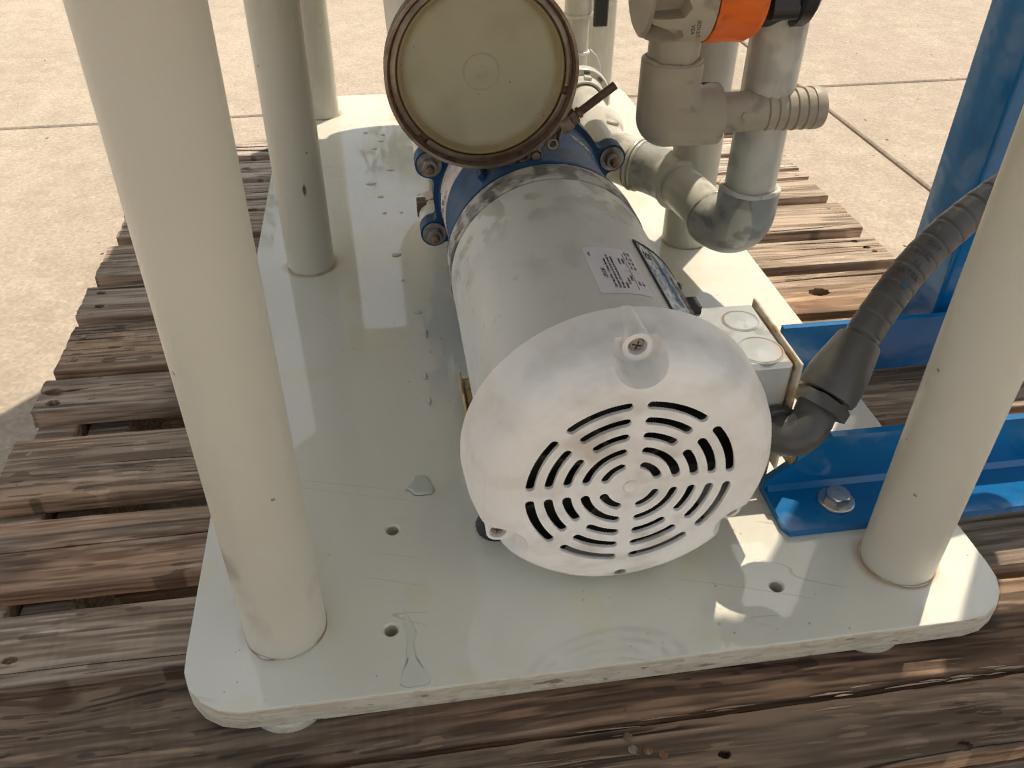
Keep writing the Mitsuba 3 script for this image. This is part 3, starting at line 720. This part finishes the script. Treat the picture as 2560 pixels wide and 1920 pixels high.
def band(y0, y1, a0, a1, r0, t, slope=0.0):
    A = np.radians(np.linspace(a0, a1, 40)); pts = []
    V = []
    for y, r in ((y0, r0), (y1, r0 + slope), (y1, r0 + slope - t), (y0, r0 - t)):
        V.append(np.stack([XC + r * np.cos(A), np.full_like(A, y), H + r * np.sin(A)], 1))
    V = np.vstack(V); n = len(A); i = np.arange(n - 1); F = []
    for q in range(4):
        q2 = (q + 1) % 4
        F.append(np.stack([q * n + i, q * n + i + 1, q2 * n + i + 1, q2 * n + i], 1))
    F = np.vstack(F); F = np.vstack([F[:, [0, 1, 2]], F[:, [0, 2, 3]]])
    F = np.vstack([F, [[0, n, 2 * n], [0, 2 * n, 3 * n], [n - 1, 3 * n - 1, 2 * n - 1], [n - 1, 4 * n - 1, 3 * n - 1]]])
    return trimesh.Trimesh(V, F)
LB = obj('warning_label', band(.437, .470, 118, 200, .0812, .0009, .0012), 'label_white', PU, smooth=30, label='faded white warning label')
def on_pump(m, y0, a0, R):
    tm = m.copy(); v = tm.vertices
    th = math.radians(a0) - v[:, 0] / R; r = R + v[:, 2]
    tm.vertices = np.stack([XC + r * np.cos(th), y0 + v[:, 1], H + r * np.sin(th)], 1); return tm
obj('print', on_pump(cat(dashes(.030, .0045, 0, .014, 4), dashes(.034, .003, .012, .004, 5)), .440, 193, .0824), 'print_black', LB, smooth=False)
obj('print', band(.4710, .4740, 130, 172, .0829, .0012), 'label_white', LB, smooth=30)
obj('print', on_pump(cat(dashes(.026, .0044, 0, .010, 6), dashes(.030, .0026, 0, .004, 7)), .446, 58, .0808), 'label_white', PU, smooth=False, label='white print on the right flank')
obj('drain_cock', cat(rod((.214, .545, .075), (.190, .535, .072), .0045, 16), box(.183, .193, .528, .545, .062, .078, .001)), 'rusty_rod', PU)
obj('riser', rod((.287, .62, .10), (.245, .62, .20), .028, 32), 'volute_plastic', PU)
obj('saddle', box(.20, .36, .60, .66, .0005, .075, .002), 'cream_post', PU, smooth=False)

# ------------------------------------------------------------------ filter chamber above the motor, clamp in front
FC = thing('filter_chamber', 'round plastic filter chamber with rusty clamp band above the motor', 'filter chamber')
FX, FZ, FR = .2355, .259, .0765
obj('shell', lathe([(.05, .392), (.0715, .392), (.0725, .394), (.0705, .41), (.0705, 1.035), (.066, 1.055), (0, 1.06)], (FX, 0, FZ), AX, 96), 'cream_post', FC)
CP = obj('end_cap', lathe([(.0688, .3835), (.0688, .3765), (.0672, .3748), (.0655, .3748), (.0640, .3772), (.0620, .3796), (.058, .3800), (.050, .3796), (.0150, .3782), (.0146, .3786), (.0140, .3786), (.0136, .3780), (.0060, .3778), (.0046, .3770), (.0030, .3762), (0, .3760)], (FX, 0, FZ), AX, 128), 'cap_plastic', FC, smooth=40)
CB = obj('clamp_band', lathe([(FR - .0016, .3690), (FR, .3686), (FR + .0008, .372), (FR + .0008, .388), (FR, .3915), (FR - .0012, .3905), (FR - .0014, .376), (.0722, .3765), (.0716, .3758), (FR - .0026, .3720)], (FX, 0, FZ), AX, 128, closed=True), 'rusty_rod', FC, smooth=35)
obj('rim', lathe([(FR - .0014, .3682), (FR + .0010, .3680), (FR + .0010, .3700), (FR - .0014, .3698)], (FX, 0, FZ), AX, 128, closed=True), 'retainer_steel', CB, smooth=35)
def ringseg(a0, a1, prof, n=60):
    A = np.radians(np.linspace(a0, a1, n)); m = len(prof)
    V = np.vstack([np.stack([FX + r * np.cos(A), np.full_like(A, y), FZ + r * np.sin(A)], 1) for r, y in prof])
    i = np.arange(n - 1); F = []
    for q in range(m):
        q2 = (q + 1) % m
        F.append(np.stack([q * n + i, q * n + i + 1, q2 * n + i + 1, q2 * n + i], 1))
    F = np.vstack(F); F = np.vstack([F[:, [0, 1, 2]], F[:, [0, 2, 3]]])
    for q in range(1, m - 1):
        F = np.vstack([F, [[0, q * n, (q + 1) * n], [n - 1, (q + 2) * n - 1, (q + 1) * n - 1]]])
    return trimesh.Trimesh(V, F)
for a0, a1 in ((-10, 102), (110, 222), (229, 344)):
    obj('retainer', ringseg(a0, a1, [(.0735, .3750), (.0728, .3728), (.0690, .3716), (.0684, .3722), (.0680, .3740), (.0690, .3760)]), 'retainer_steel', CB, smooth=35)
obj('gasket', lathe([(.0690, .3772), (.0738, .3772), (.0738, .3915), (.0690, .3915)], (FX, 0, FZ), AX, 96, closed=True), 'rusty_rod', FC, smooth=30)
YB = .3735
def xz(px, pz, y=YB): return np.array([px, y, pz])
rd0, rd1 = xz(.2925, .2065), xz(.3455, .2455)
dv = (rd1 - rd0) / np.linalg.norm(rd1 - rd0); L = np.linalg.norm(rd1 - rd0)
prof = [(0, 0), (.0030, 0), (.0030, .012)]
tt = np.arange(.014, L, .0007)
prof += [(.0038 - .0005 * (q % 2), t) for q, t in enumerate(tt)] + [(.0026, L), (0, L + .0004)]
obj('threaded_rod', lathe(prof, rd0, dv, 20), 'rusty_rod', CB, smooth=False)
nb = rd0 + dv * .0215
obj('nut', hexhead(nb, nb + dv * .0055, .0068, .2), 'rusty_rod', CB)
obj('nut', hexhead(nb + dv * .0062, nb + dv * .0095, .0052, .5), 'rusty_rod', CB)
blk = box(-.0055, .0055, -.006, .006, -.0062, .0062, .001); blk.apply_transform(trimesh.transformations.rotation_matrix(-math.atan2(dv[2], dv[0]), [0, 1, 0])); blk.apply_translation(rd0 + dv * .0155)
obj('trunnion_block', blk, 'rusty_steel', CB, smooth=False)
def strap(pts, w, t):
    ls = LineString(pts).buffer(t / 2, cap_style=2, join_style=1)
    m = prism(ls, 0, w); m.apply_transform(Rx); m.apply_translation([0, YB + w / 2, 0]); return m
def loop(cx, cz, r, tang, end):
    a = np.radians(np.linspace(tang, tang + 300, 30))
    return [(cx + r * math.cos(q), cz + r * math.sin(q)) for q in a]
l1 = [(.3095, .2390), (.3080, .2300), (.3040, .2215), (.3010, .2090), (.2995, .2040)] + [(.2935 + .0062 * math.cos(q), .2012 + .0062 * math.sin(q)) for q in np.radians(np.linspace(20, -225, 26))] + [(.2945, .2110), (.3000, .2190)]
obj('strap_loop', strap(l1, .011, .0011), 'rusty_steel', CB, smooth=30)
l2 = [(.2540, .1838), (.2620, .1838), (.2720, .1836), (.2790, .1848)] + [(.2798 + .0052 * math.cos(q), .1905 + .0052 * math.sin(q)) for q in np.radians(np.linspace(-80, 170, 24))] + [(.2730, .1872), (.2660, .1856)]
obj('strap_loop', strap(l2, .011, .0011), 'rusty_steel', CB, smooth=30)
obj('trunnion_pin', lathe([(.0030, -.009), (.0046, -.009), (.0046, .009), (.0030, .009)], (.2935, YB, .2012), AX, 28, closed=True), 'worn_steel', CB)
obj('trunnion_pin', rod((.2798, YB - .008, .1902), (.2798, YB + .008, .1902), .0036, 24, .0008), 'rusty_steel', CB)
for y in (.60, .90):
    obj('hanger', box(.205, .266, y, y + .004, .322, SH - .001), 'cream_post', FC, smooth=False)

# ------------------------------------------------------------------ discharge pipe run on the right
PR = thing('pipe_run', 'grimy off white pipe run with glued elbows rising beside the right posts', 'pipe')
ZR = .079
a0, a1, cn = np.array([.4255, .828, ZR]), np.array([.4255, .712, ZR]), np.array([.4080, .645, ZR])
c2, e45, s0, s1 = np.array([.4400, .597, ZR]), np.array([.4655, .570, ZR]), np.array([.4715, .540, ZR]), np.array([.4835, .452, ZR])
R1 = np.array([.4970, .4120]); e90 = np.array([.4925, .415, ZR])
obj('pipe', tube([a0, a1 + (cn - a1) * .2], .0238, 48), 'pvc_white', PR)
def fitting(pts, r, lip=.0022):
    P = np.asarray(pts, float); rr = np.full(len(P), r); return tube(P, rr, 48)
obj('elbow', fitting(np.vstack([a1[None], arc_pts(a1 + (cn - a1) * .35, cn + (cn - a1) * .10, cn + (c2 - cn) * .72, 16), c2[None]]), .0285), 'pvc_white', PR, smooth=35)
obj('boss', rod(cn + [.016, .012, .020], cn + [.0175, .0125, .0305], .0075, 24, .001), 'pvc_white', PR)
obj('glue_ring', lathe([(.024, -.0012), (.0296, -.0018), (.0303, 0), (.0296, .0018), (.024, .0012)], c2 + (e45 - c2) * .02, e45 - c2, 48), 'pvc_white', PR)
obj('glue_ring', lathe([(.024, -.0012), (.0292, -.0016), (.0299, 0), (.0292, .0016), (.024, .0012)], c2 + (e45 - c2) * .17, e45 - c2, 48), 'pvc_white', PR)
obj('elbow', fitting(np.vstack([(c2 + (e45 - c2) * .03)[None], arc_pts(c2 + (e45 - c2) * .35, e45 + (e45 - c2) * .08, s0 - (s1 - s0) * .10, 14), (s0 + (s1 - s0) * .07)[None]]), .0278), 'pvc_grimy', PR, smooth=35)
obj('glue_ring', lathe([(.0235, -.001), (.0284, -.0016), (.0289, 0), (.0282, .0015), (.0235, .0022)], s0 + (s1 - s0) * .07, s1 - s0, 48), 'pvc_white', PR)
obj('pipe', tube([s0, s1], .0238, 48), 'pvc_white', PR)
top = np.array([R1[0], R1[1], .131])
obj('elbow', fitting(np.vstack([(s1 - (s1 - s0) * .02)[None], arc_pts(s1 + (e90 - s1) * .12, np.array([R1[0], R1[1] - .004, ZR]), np.array([R1[0], R1[1], ZR + .032]), 20), top[None]]), .0288), 'pvc_grimy', PR, smooth=35)
def wobble_ring(c, ax, r, seed, w=.0022):
    x, y, a = frame(ax); t = np.linspace(0, 2 * np.pi, 60)
    q = (meshkit.fbm(np.stack([np.cos(t) * 2, np.sin(t) * 2, np.full_like(t, seed)], -1), 3, seed) - .5)
    P = np.asarray(c) + (r + q * .0012)[:, None] * (np.cos(t)[:, None] * x + np.sin(t)[:, None] * y) + (q * .0045)[:, None] * a
    return tube(P, w * .75 + .0008 * q, 10, caps=False)
obj('glue_ring', wobble_ring(s1 - (s1 - s0) * .02, s1 - s0, .0272, 3, .0030), 'pvc_white', PR, smooth=True)
obj('glue_ring', wobble_ring(s1 - (s1 - s0) * .055, s1 - s0, .0262, 8, .0028), 'pvc_grimy', PR, smooth=True)
obj('glue_ring', wobble_ring(top, (0, 0, 1), .0272, 5, .0032), 'pvc_white', PR, smooth=True)
obj('pipe', rod((R1[0], R1[1], .12), (R1[0], R1[1], SH - .001), .0238, 56), 'pvc_white', PR)
for x, y, r in POSTS:
    obj('sealant_bead', wobble_ring((x, y, .0004), (0, 0, 1), r + .0004, 20 + int(x * 90 + y * 10), .0008), 'cream_post', SK, smooth=True)
# union nut and riser pipe at the far end
ud = (a1 - a0) / np.linalg.norm(a1 - a0)
UN = obj('union_nut', lathe([(.0242, .014), (.0255, .0185), (.0285, .020), (.0295, .012), (.0312, .006), (.0312, .001), (.0385, .0), (.0405, -.003), (.0405, -.012), (.0385, -.015), (.02, -.015)], a0, ud, 72), 'pvc_white', PR, smooth=35)
x_, y_, _ = frame(ud)
for q in range(10):
    t = q * 2 * math.pi / 10 + .15
    d_ = math.cos(t) * x_ + math.sin(t) * y_
    b = trimesh.creation.box([.0075, .0036, .003]); M4 = np.eye(4); M4[:3, :3] = np.stack([np.cross(d_, ud), d_, ud], 1); M4[:3, 3] = a0 + d_ * .0350 + ud * .0002
    b.apply_transform(M4); obj('slot', b, 'conduit_dark', UN, smooth=False)
    if q % 2 == 0:
        b = trimesh.creation.box([.009, .006, .010]); M4[:3, 3] = a0 + d_ * .0300 + ud * .010; b.apply_transform(M4); obj('lug', b, 'pvc_white', UN, smooth=False)
obj('pipe', rod((.4375, .925, .0005), (.4375, .925, SH - .001), .0165, 40), 'pvc_white', PR)
obj('coupling', cat(rod((.4375, .925, .165), (.4375, .925, .25), .0195, 40, .002), wobble_ring((.4375, .925, .164), (0, 0, 1), .0178, 12, .0035)), 'pvc_white', PR)
CT = obj('cable_tie', cat(wobble_ring((.4375, .925, .117), (.15, -.1, 1), .0182, 4, .0028), tube(np.array([(.4555, .918, .117), (.4640, .910, .110), (.4695, .906, .096), (.4700, .905, .082)]), [.0018, .0012, .0010, .0012], 8)), 'sticker_white', smooth=True)
tag(CT, 'white cable tie with a hanging tail round the thin riser pipe', 'cable tie')
BT_ = obj('black_bracket', box(.4560, .4760, .905, .913, .150, .20, .002), 'black_plastic', smooth=False)
tag(BT_, 'black plastic tab beside the thin riser pipe at the top edge', 'bracket')

# ------------------------------------------------------------------ valve with hose barb
VA = thing('diaphragm_valve', 'beige valve with orange ring, black knob and ribbed hose barb', 'valve')
VX, VY = .4010, .400
EZ = .2080                      # height of the hose barb's axis
def vy(*a): return np.array(a)
obj('pipe', rod((VX, VY, .236), (VX, VY, .290), .0217, 48), 'valve_beige', VA)
SC = obj('elbow', tube(np.vstack([[(VX, VY, EZ + .0485)], arc_pts((VX, VY, EZ + .029), (VX, VY, EZ), (VX + .030, VY, EZ), 18), [(VX + .0455, VY, EZ)]]), .0264, 56), 'valve_beige', VA, smooth=40)
obj('elbow_heel', mani(trimesh.creation.icosphere(4, .0265).apply_translation([VX, VY, EZ])) + mani(rod((VX, VY, EZ), (VX, VY, EZ + .047), .0265, 56, .001)) + mani(rod((VX, VY, EZ), (VX + .045, VY, EZ), .0265, 56, .001)), 'valve_beige', SC, smooth=40)
obj('glue_ring', wobble_ring((VX, VY, EZ + .0485), (0, 0, 1), .0234, 15, .0030), 'valve_beige', VA, smooth=True)
bp = [(0, .040), (.0174, .040), (.0174, .088)]
xx = .0885
for q in range(5):
    bp += [(.0166, xx), (.0186, xx + .0008), (.0174, xx + .0086)]; xx += .0088
bp += [(.0186, xx), (.0186, xx + .006), (.0176, xx + .0095), (.0135, xx + .0095), (.0135, xx - .03), (0, xx - .03)]
obj('hose_barb', lathe(bp, (VX, VY, EZ), (1, -.008, .012), 56), 'valve_beige', VA, smooth=35)
obj('pin', rod((VX + .0655, VY - .0165, EZ + .003), (VX + .0655, VY - .0190, EZ + .0033), .0031, 24, .0004), 'valve_beige', VA)
# valve body lies along x; ribbed cage on the left
VZ = .3150
body = mani(lathe([(0, -.046), (.036, -.046), (.0405, -.043), (.0432, -.034), (.0440, -.020), (.0440, .000), (.0432, .006), (0, .006)], (VX + .012, VY, VZ), (1, 0, 0), 72))
for a in (-62, -98, -134, -26, 10, 46, 82, 118, 154, 190):
    t = math.radians(a)
    pl = Polygon([(-.044, -.010), (-.020, -.008), (-.0155, 0), (-.020, .008), (-.044, .010)])
    m = prism(pl, .026, .06)
    M4 = np.eye(4); d_ = np.array([0, math.cos(t), math.sin(t)]); M4[:3, :3] = np.stack([np.array([1, 0, 0]), np.cross(d_, [1, 0, 0]), d_], 1); M4[:3, 3] = [VX + .012, VY, VZ]
    m.apply_transform(M4); body = body - mani(m)
VB = obj('valve_body', body, 'valve_beige', VA, smooth=30)
obj('lettering', (lambda m: (m.apply_transform(np.array([[0, 1., 0, 0], [0, 0, -1, 0], [-1, 0, 0, 0], [0, 0, 0, 1]])), m.apply_translation([VX - .003, VY - .0440, VZ - .0105]), m)[-1])(cat(txt('VIA', .0030, .009, 0, True), txt('0IN10', .0030, .006, .0045, True))), 'print_black', VB, smooth=False)
obj('union_ring', lathe([(.02, .007), (.0438, .007), (.0446, .009), (.0446, .040), (.0410, .048), (.034, .051), (.02, .051)], (VX + .012, VY, VZ), (1, 0, 0), 72), 'valve_orange', VA, label='orange union ring')
kn = shapely.Polygon([((.0335 + .0034 * math.cos(7 * t)) * math.cos(t), (.0335 + .0034 * math.cos(7 * t)) * math.sin(t)) for t in np.linspace(0, 2 * math.pi, 140, endpoint=False)])
km = prism(kn, 0, .022); km.apply_transform(trimesh.transformations.rotation_matrix(math.pi / 2, [0, 1, 0])); km.apply_translation([VX + .069, VY, VZ + .002])
obj('knob', cat(km, lathe([(0, .0912), (.0340, .0912), (.0365, .094), (.0360, .104), (.031, .108), (0, .108)], (VX, VY, VZ + .002), (1, 0, 0), 64), rod((VX + .0632, VY, VZ + .002), (VX + .0688, VY, VZ + .002), .014, 32)), 'black_plastic', VA, smooth=30)
obj('stem_pipe', rod((VX, VY, VZ + .03), (VX, VY, SH - .001), .0225, 40), 'valve_beige', VA)

# ------------------------------------------------------------------ conduit to the junction box
CO = thing('flexible_conduit', 'dark grey flexible conduit with bulky connector leading into the junction box', 'conduit')
q0, q1 = np.array([.4015, .1035, .1010]), None
b0, b1 = np.array([.4292, .0985, .1245]), np.array([.4553, .1170, .1545])
obj('locknut', rod(q0 + [-.002, .0, 0], q0 + [-.002, -.007, 0], .0165, 40, .001), 'conduit_dark', CO)
mid = np.array([.4085, .0745, .1000])
bd = (b1 - b0) / np.linalg.norm(b1 - b0)
el = np.vstack([[q0 + [0, -.004, 0]], arc_pts(q0 + [0, -.012, 0], mid, b0 - bd * .010, 18), [b0 - bd * .002]])
obj('elbow', tube(el, np.r_[.0128, np.linspace(.0132, .0138, 18), .0138], 40), 'conduit_dark', CO, smooth=40)
obj('hub', hexhead(b0 - bd * .0095, b0 - bd * .0005, .0198, .3), 'conduit_dark', CO)
Lb = np.linalg.norm(b1 - b0)
obj('gland_nut', lathe([(.012, .0012), (.0192, .0012), (.0200, .004), (.0198, .016), (.0186, .024), (.0150, Lb - .001), (.0142, Lb + .0005), (.0126, Lb + .0002), (.0120, Lb - .004)], b0, bd, 44), 'conduit_grey', CO, smooth=25)
hp = [b0 + bd * .01, b1, b1 + bd * .010, (.4750, .1300, .1760), (.4960, .1430, .1930), (.5180, .1530, .2090), (.5430, .1620, .2230), (.5750, .1720, .2380), (.6150, .1850, .2530), (.66, .20, .27), (.70, .22, .31), (.72, .23, .38), (.73, .235, .60)]
from scipy.interpolate import CubicSpline
hp = np.array(hp, float); sarc = np.r_[0, np.cumsum(np.linalg.norm(np.diff(hp, axis=0), axis=1))]
cs = CubicSpline(sarc, hp); ss = np.arange(0, sarc[-1], .0011)
hr = .01185 + .00012 * np.sin(ss * 2 * np.pi / .0128) - .0005 * (np.mod(ss, .0128) < .0011)
HO = obj('hose', tube(cs(ss), hr, 40), 'conduit_grey', CO, smooth=40)
def on_hose(m, s0, ang, R=.0121):
    tm = m.copy(); v = tm.vertices
    out_ = []
    for u, w, z in v:
        s = s0 + w; c = cs(s); t = cs(s, 1); t /= np.linalg.norm(t)
        e = np.array(EYE) - [0, 0, ZP] - c; e -= t * (e @ t); e /= np.linalg.norm(e)
        sd = np.cross(t, e)
        a = ang + u / R
        out_.append(c + (R + z) * (math.cos(a) * e + math.sin(a) * sd))
    tm.vertices = np.array(out_); return tm
s_b = sarc[1]
hl = [on_hose(txt('ULTRA', .0036, -.0078, 0), s_b + .0490, 0), on_hose(txt('.16', .0034, -.0035, 0), s_b + .0575, 0), on_hose(txt('STAL', .0036, -.0065, 0), s_b + .0660, 0), on_hose(txt('GHT', .0036, -.0045, 0), s_b + .0745, 0)]
obj('print', cat(*hl), 'print_faded', HO, smooth=False)
obj('paint_spot', on_hose(sheet(.004, .005, .0018, .0002), s_b + .040, .15), 'spot_teal', HO, smooth=True)

# ------------------------------------------------------------------ blue stand
BS = thing('blue_stand', 'glossy blue steel stand of angle bars and a post bolted to the skid', 'steel stand')
def angle(y_leg, flange_to, x0, x1, cham):
    s = 1 if flange_to > y_leg else -1
    t = .0062
    vert = Polygon([(x0 + cham, .055), (x1, .055), (x1, .0005), (x0, .0005), (x0, .014)])
    v = prism(vert, 0, t); v.apply_transform(Rx); v.apply_translation([0, y_leg + (t if s < 0 else t), 0])
    flt = Polygon([(x0, y_leg + (0 if s < 0 else t)), (x1, y_leg + (0 if s < 0 else t)), (x1, flange_to), (x0 + .004, flange_to), (x0, flange_to - s * .008)])
    return v, flt, t
v, flt, t = angle(.1335, .0885, .4235, 1.35, .046)
A1 = cat(v, prism(flt, .0005, .0068))
fil = [(.4300, .1335), (1.35, .1335)]
wed = trimesh.convex.convex_hull(np.array([(x, y, z) for x in (.4262, 1.35) for y, z in ((.1337, .0067), (.1337, .0105), (.1297, .0067))]))
obj('angle_bar', mani(v) + mani(prism(flt, .0005, .0068)) + mani(wed), 'stand_blue', BS, smooth=30)
v2, flt2, t = angle(.2790, .3300, .492, 1.35, .0)
obj('angle_bar', mani(v2) + mani(prism(flt2, .0005, .0068)), 'stand_blue', BS, smooth=30)
obj('stand_post', box(.651, .716, .300, .365, 0.0070, 1.60, .0042), 'stand_blue', BS, smooth=50)
obj('stand_post', box(1.10, 1.165, .300, .365, .0070, 1.15, .0042), 'stand_blue', BS, smooth=50)
BO = obj('bolt', mani(hexhead((.4735, .1130, .0092), (.4735, .1130, .0160), .0098, .55)), 'stainless', BS)
obj('washer', lathe([(.004, .0070), (.0134, .0070), (.0140, .0076), (.0138, .0088), (.0130, .0092), (.004, .0092)], (.4735, .1130, 0), (0, 0, 1), 48), 'stainless', BO)
obj('marking', txt('A2', .0034, -.003, -.001).apply_transform(np.array([[1, 0, 0, .4735], [0, 1, 0, .1145], [0, 0, 1, .0160], [0, 0, 0, 1.]])), 'worn_steel', BO, smooth=False)
BO = obj('bolt', mani(hexhead((.660, .1130, .0092), (.660, .1130, .0160), .0098, .1)), 'worn_steel', BS)
obj('washer', lathe([(.004, .0070), (.0134, .0070), (.0140, .0076), (.0138, .0088), (.0130, .0092), (.004, .0092)], (.660, .1130, 0), (0, 0, 1), 48), 'worn_steel', BO)
CAB = obj('control_cabinet', box(.785, 1.20, .13, .298, .62, 1.10, .006), 'cabinet_grey', smooth=False)
pn = box(-.15, .15, -.06, 0, 1.05, 1.50, .004); pn.apply_transform(trimesh.transformations.rotation_matrix(math.radians(-14), [0, 0, 1])); pn.apply_translation([.745, .467, 0])
PAN = obj('control_box', pn, 'cabinet_grey', smooth=False)
tag(PAN, 'smaller grey control box fixed behind the blue stand post', 'control box')
tag(CAB, 'larger grey electrical cabinet fixed to the blue stand', 'cabinet')

# ------------------------------------------------------------------ trees beyond the yard (mirrored in the glossy plate)
scene['leaf'] = {'type': 'twosided', 'bsdf': {'type': 'diffuse', 'reflectance': proc(lambda p, n, uv: mix((.045, .06, .02), (.10, .115, .045), noise(p.x * 3, p.y * 3, p.z * 3)))}}
bsdf('bark', mottled((.12, .09, .065), (.20, .16, .12), 8.), .8)
for q, (tx, ty, th_, tr) in enumerate(((-3.6, 15.0, 8.0, 2.7), (2.6, 16.5, 8.8, 2.6), (7.5, 15.5, 7.6, 2.6), (-9.5, 16.5, 7.8, 3.0))):
    r = np.random.default_rng(50 + q)
    k = thing('tree', ['broad tree behind the yard left of centre', 'tall tree behind the yard right of centre', 'tree behind the yard at far right', 'tree behind the yard at far left'][q], 'tree')
    b0_, top_ = np.array([tx, ty, 0]), np.array([tx + .3, ty, th_ * .75])
    obj('trunk', tube([b0_, b0_ * .5 + top_ * .5 + [.12, 0, 0], top_], [.22, .15, .05], 12), 'bark', k, raw=True)
    cl = r.normal(0, 1, (46, 3)); cl /= np.linalg.norm(cl, axis=1, keepdims=True)
    cl = cl * (r.random((46, 1)) ** .4) * [tr, tr, th_ * .36] + [tx, ty, th_ * .62]
    c = cl[r.integers(0, 46, 5200)] + r.normal(0, .34, (5200, 3))
    a, b = r.normal(0, .11, (5200, 3)), r.normal(0, .11, (5200, 3))
    V = np.stack([c, c + a, c + b], 1).reshape(-1, 3)
    obj('crown', trimesh.Trimesh(V, np.arange(len(V)).reshape(-1, 3), process=False), 'leaf', k, smooth=False, raw=True)

# ------------------------------------------------------------------ water on the plate
def blob(pts, h, seed=0):
    pl = Polygon(pts).buffer(.0006).buffer(-.0006)
    V, F, rings = [], [], []
    n = 48; steps = [(0.0, 0.0), (.0004, .40), (.0009, .68), (.0016, .86), (.0026, .96), (.0040, 1.0)]
    inr = pl.exterior
    base = resample(pl, n); c = np.array(pl.representative_point().coords[0]); rad = np.linalg.norm(base - c, axis=1, keepdims=True)
    lay = []
    for ins, hh in steps:
        f = np.clip(1 - ins / np.maximum(rad, .0012), .25, 1)
        lay.append(np.column_stack([c + (base - c) * f, np.full(n, .0002 + h * hh)]))
    V = np.vstack(lay + [[[*c, .0002 + h]], [[*c, .0002]]])
    i = np.arange(n); j = (i + 1) % n
    F = [np.stack([k_ * n + i, k_ * n + j, (k_ + 1) * n + j, (k_ + 1) * n + i], 1) for k_ in range(len(steps) - 1)]
    F = np.vstack(F); F = np.vstack([F[:, [0, 1, 2]], F[:, [0, 2, 3]]])
    m = len(steps)
    F = np.vstack([F, np.stack([(m - 1) * n + i, (m - 1) * n + j, i * 0 + m * n], 1), np.stack([j, i, i * 0 + m * n + 1], 1)])
    tm = trimesh.Trimesh(V, F)
    if tm.volume < 0: tm.invert()
    return tm
pud = [(.1476, .1788), (.151, .1849), (.156, .1932), (.1607, .1942), (.1656, .1924), (.1675, .1865), (.1705, .1788), (.1702, .1745), (.1682, .171), (.1591, .1704), (.1536, .172), (.1509, .1767)]
k = obj('puddle', blob(pud, .0020), 'water', smooth=True); tag(k, 'largest puddle of clear water on the plate left of the fan cover', 'puddle')
stk = [(.141, .0637), (.1425, .0611), (.1484, .0432), (.1458, .0372), (.1461, .0277), (.1474, .0199), (.1512, .0128), (.1546, .0074), (.1539, .0031), (.1391, .0025), (.1356, .0058), (.1372, .0129), (.1408, .0168), (.1403, .0234), (.1417, .0388), (.1407, .0481), (.1408, .0592)]
k = obj('water_streak', blob(stk, .00028), 'water_film', smooth=True); tag(k, 'wet streak running down to the front edge beside a bolt hole', 'water streak')
drops = [(.133, .7626, .0095), (.1603, .8051, .0075), (.1446, .7199, .005), (.1475, .6726, .0045), (.1681, .6718, .004), (.1955, .7195, .006), (.1574, .5627, .0085), (.1617, .5049, .004), (.1734, .4375, .0065), (.1792, .3976, .0075), (.1404, .8827, .006), (.1501, .9109, .0065),
         (.1982, .7884, .006), (.1285, .9471, .006), (.1539, .9354, .005), (.1739, .3263, .0065), (.1747, .2886, .006), (.1811, .3658, .003)]
for q, (x, y, r) in enumerate(drops):
    t = np.linspace(0, 2 * np.pi, 14, endpoint=False)
    rr = r * (.62 + .55 * rng.random(14) * .6)
    ex = 1.25 if y > .4 else .62
    pts = np.stack([x + rr * ex * np.cos(t) * .62, y + rr * np.sin(t) * (.62 if y > .4 else 1.15)], 1)
    k = obj('water_drop', blob(pts, float(rng.uniform(.0011, .0019))), 'water', smooth=True)
    ordn = ['first', 'second', 'third', 'fourth', 'fifth', 'sixth', 'seventh', 'eighth', 'ninth', 'tenth', 'eleventh', 'twelfth', 'thirteenth', 'fourteenth', 'fifteenth', 'sixteenth', 'seventeenth', 'eighteenth'][sorted(d[1] for d in drops).index(y)]
    tag(k, f'small clear water drop on the plate, {ordn} back from the big puddle', 'water drop', 'water drops on the base plate')
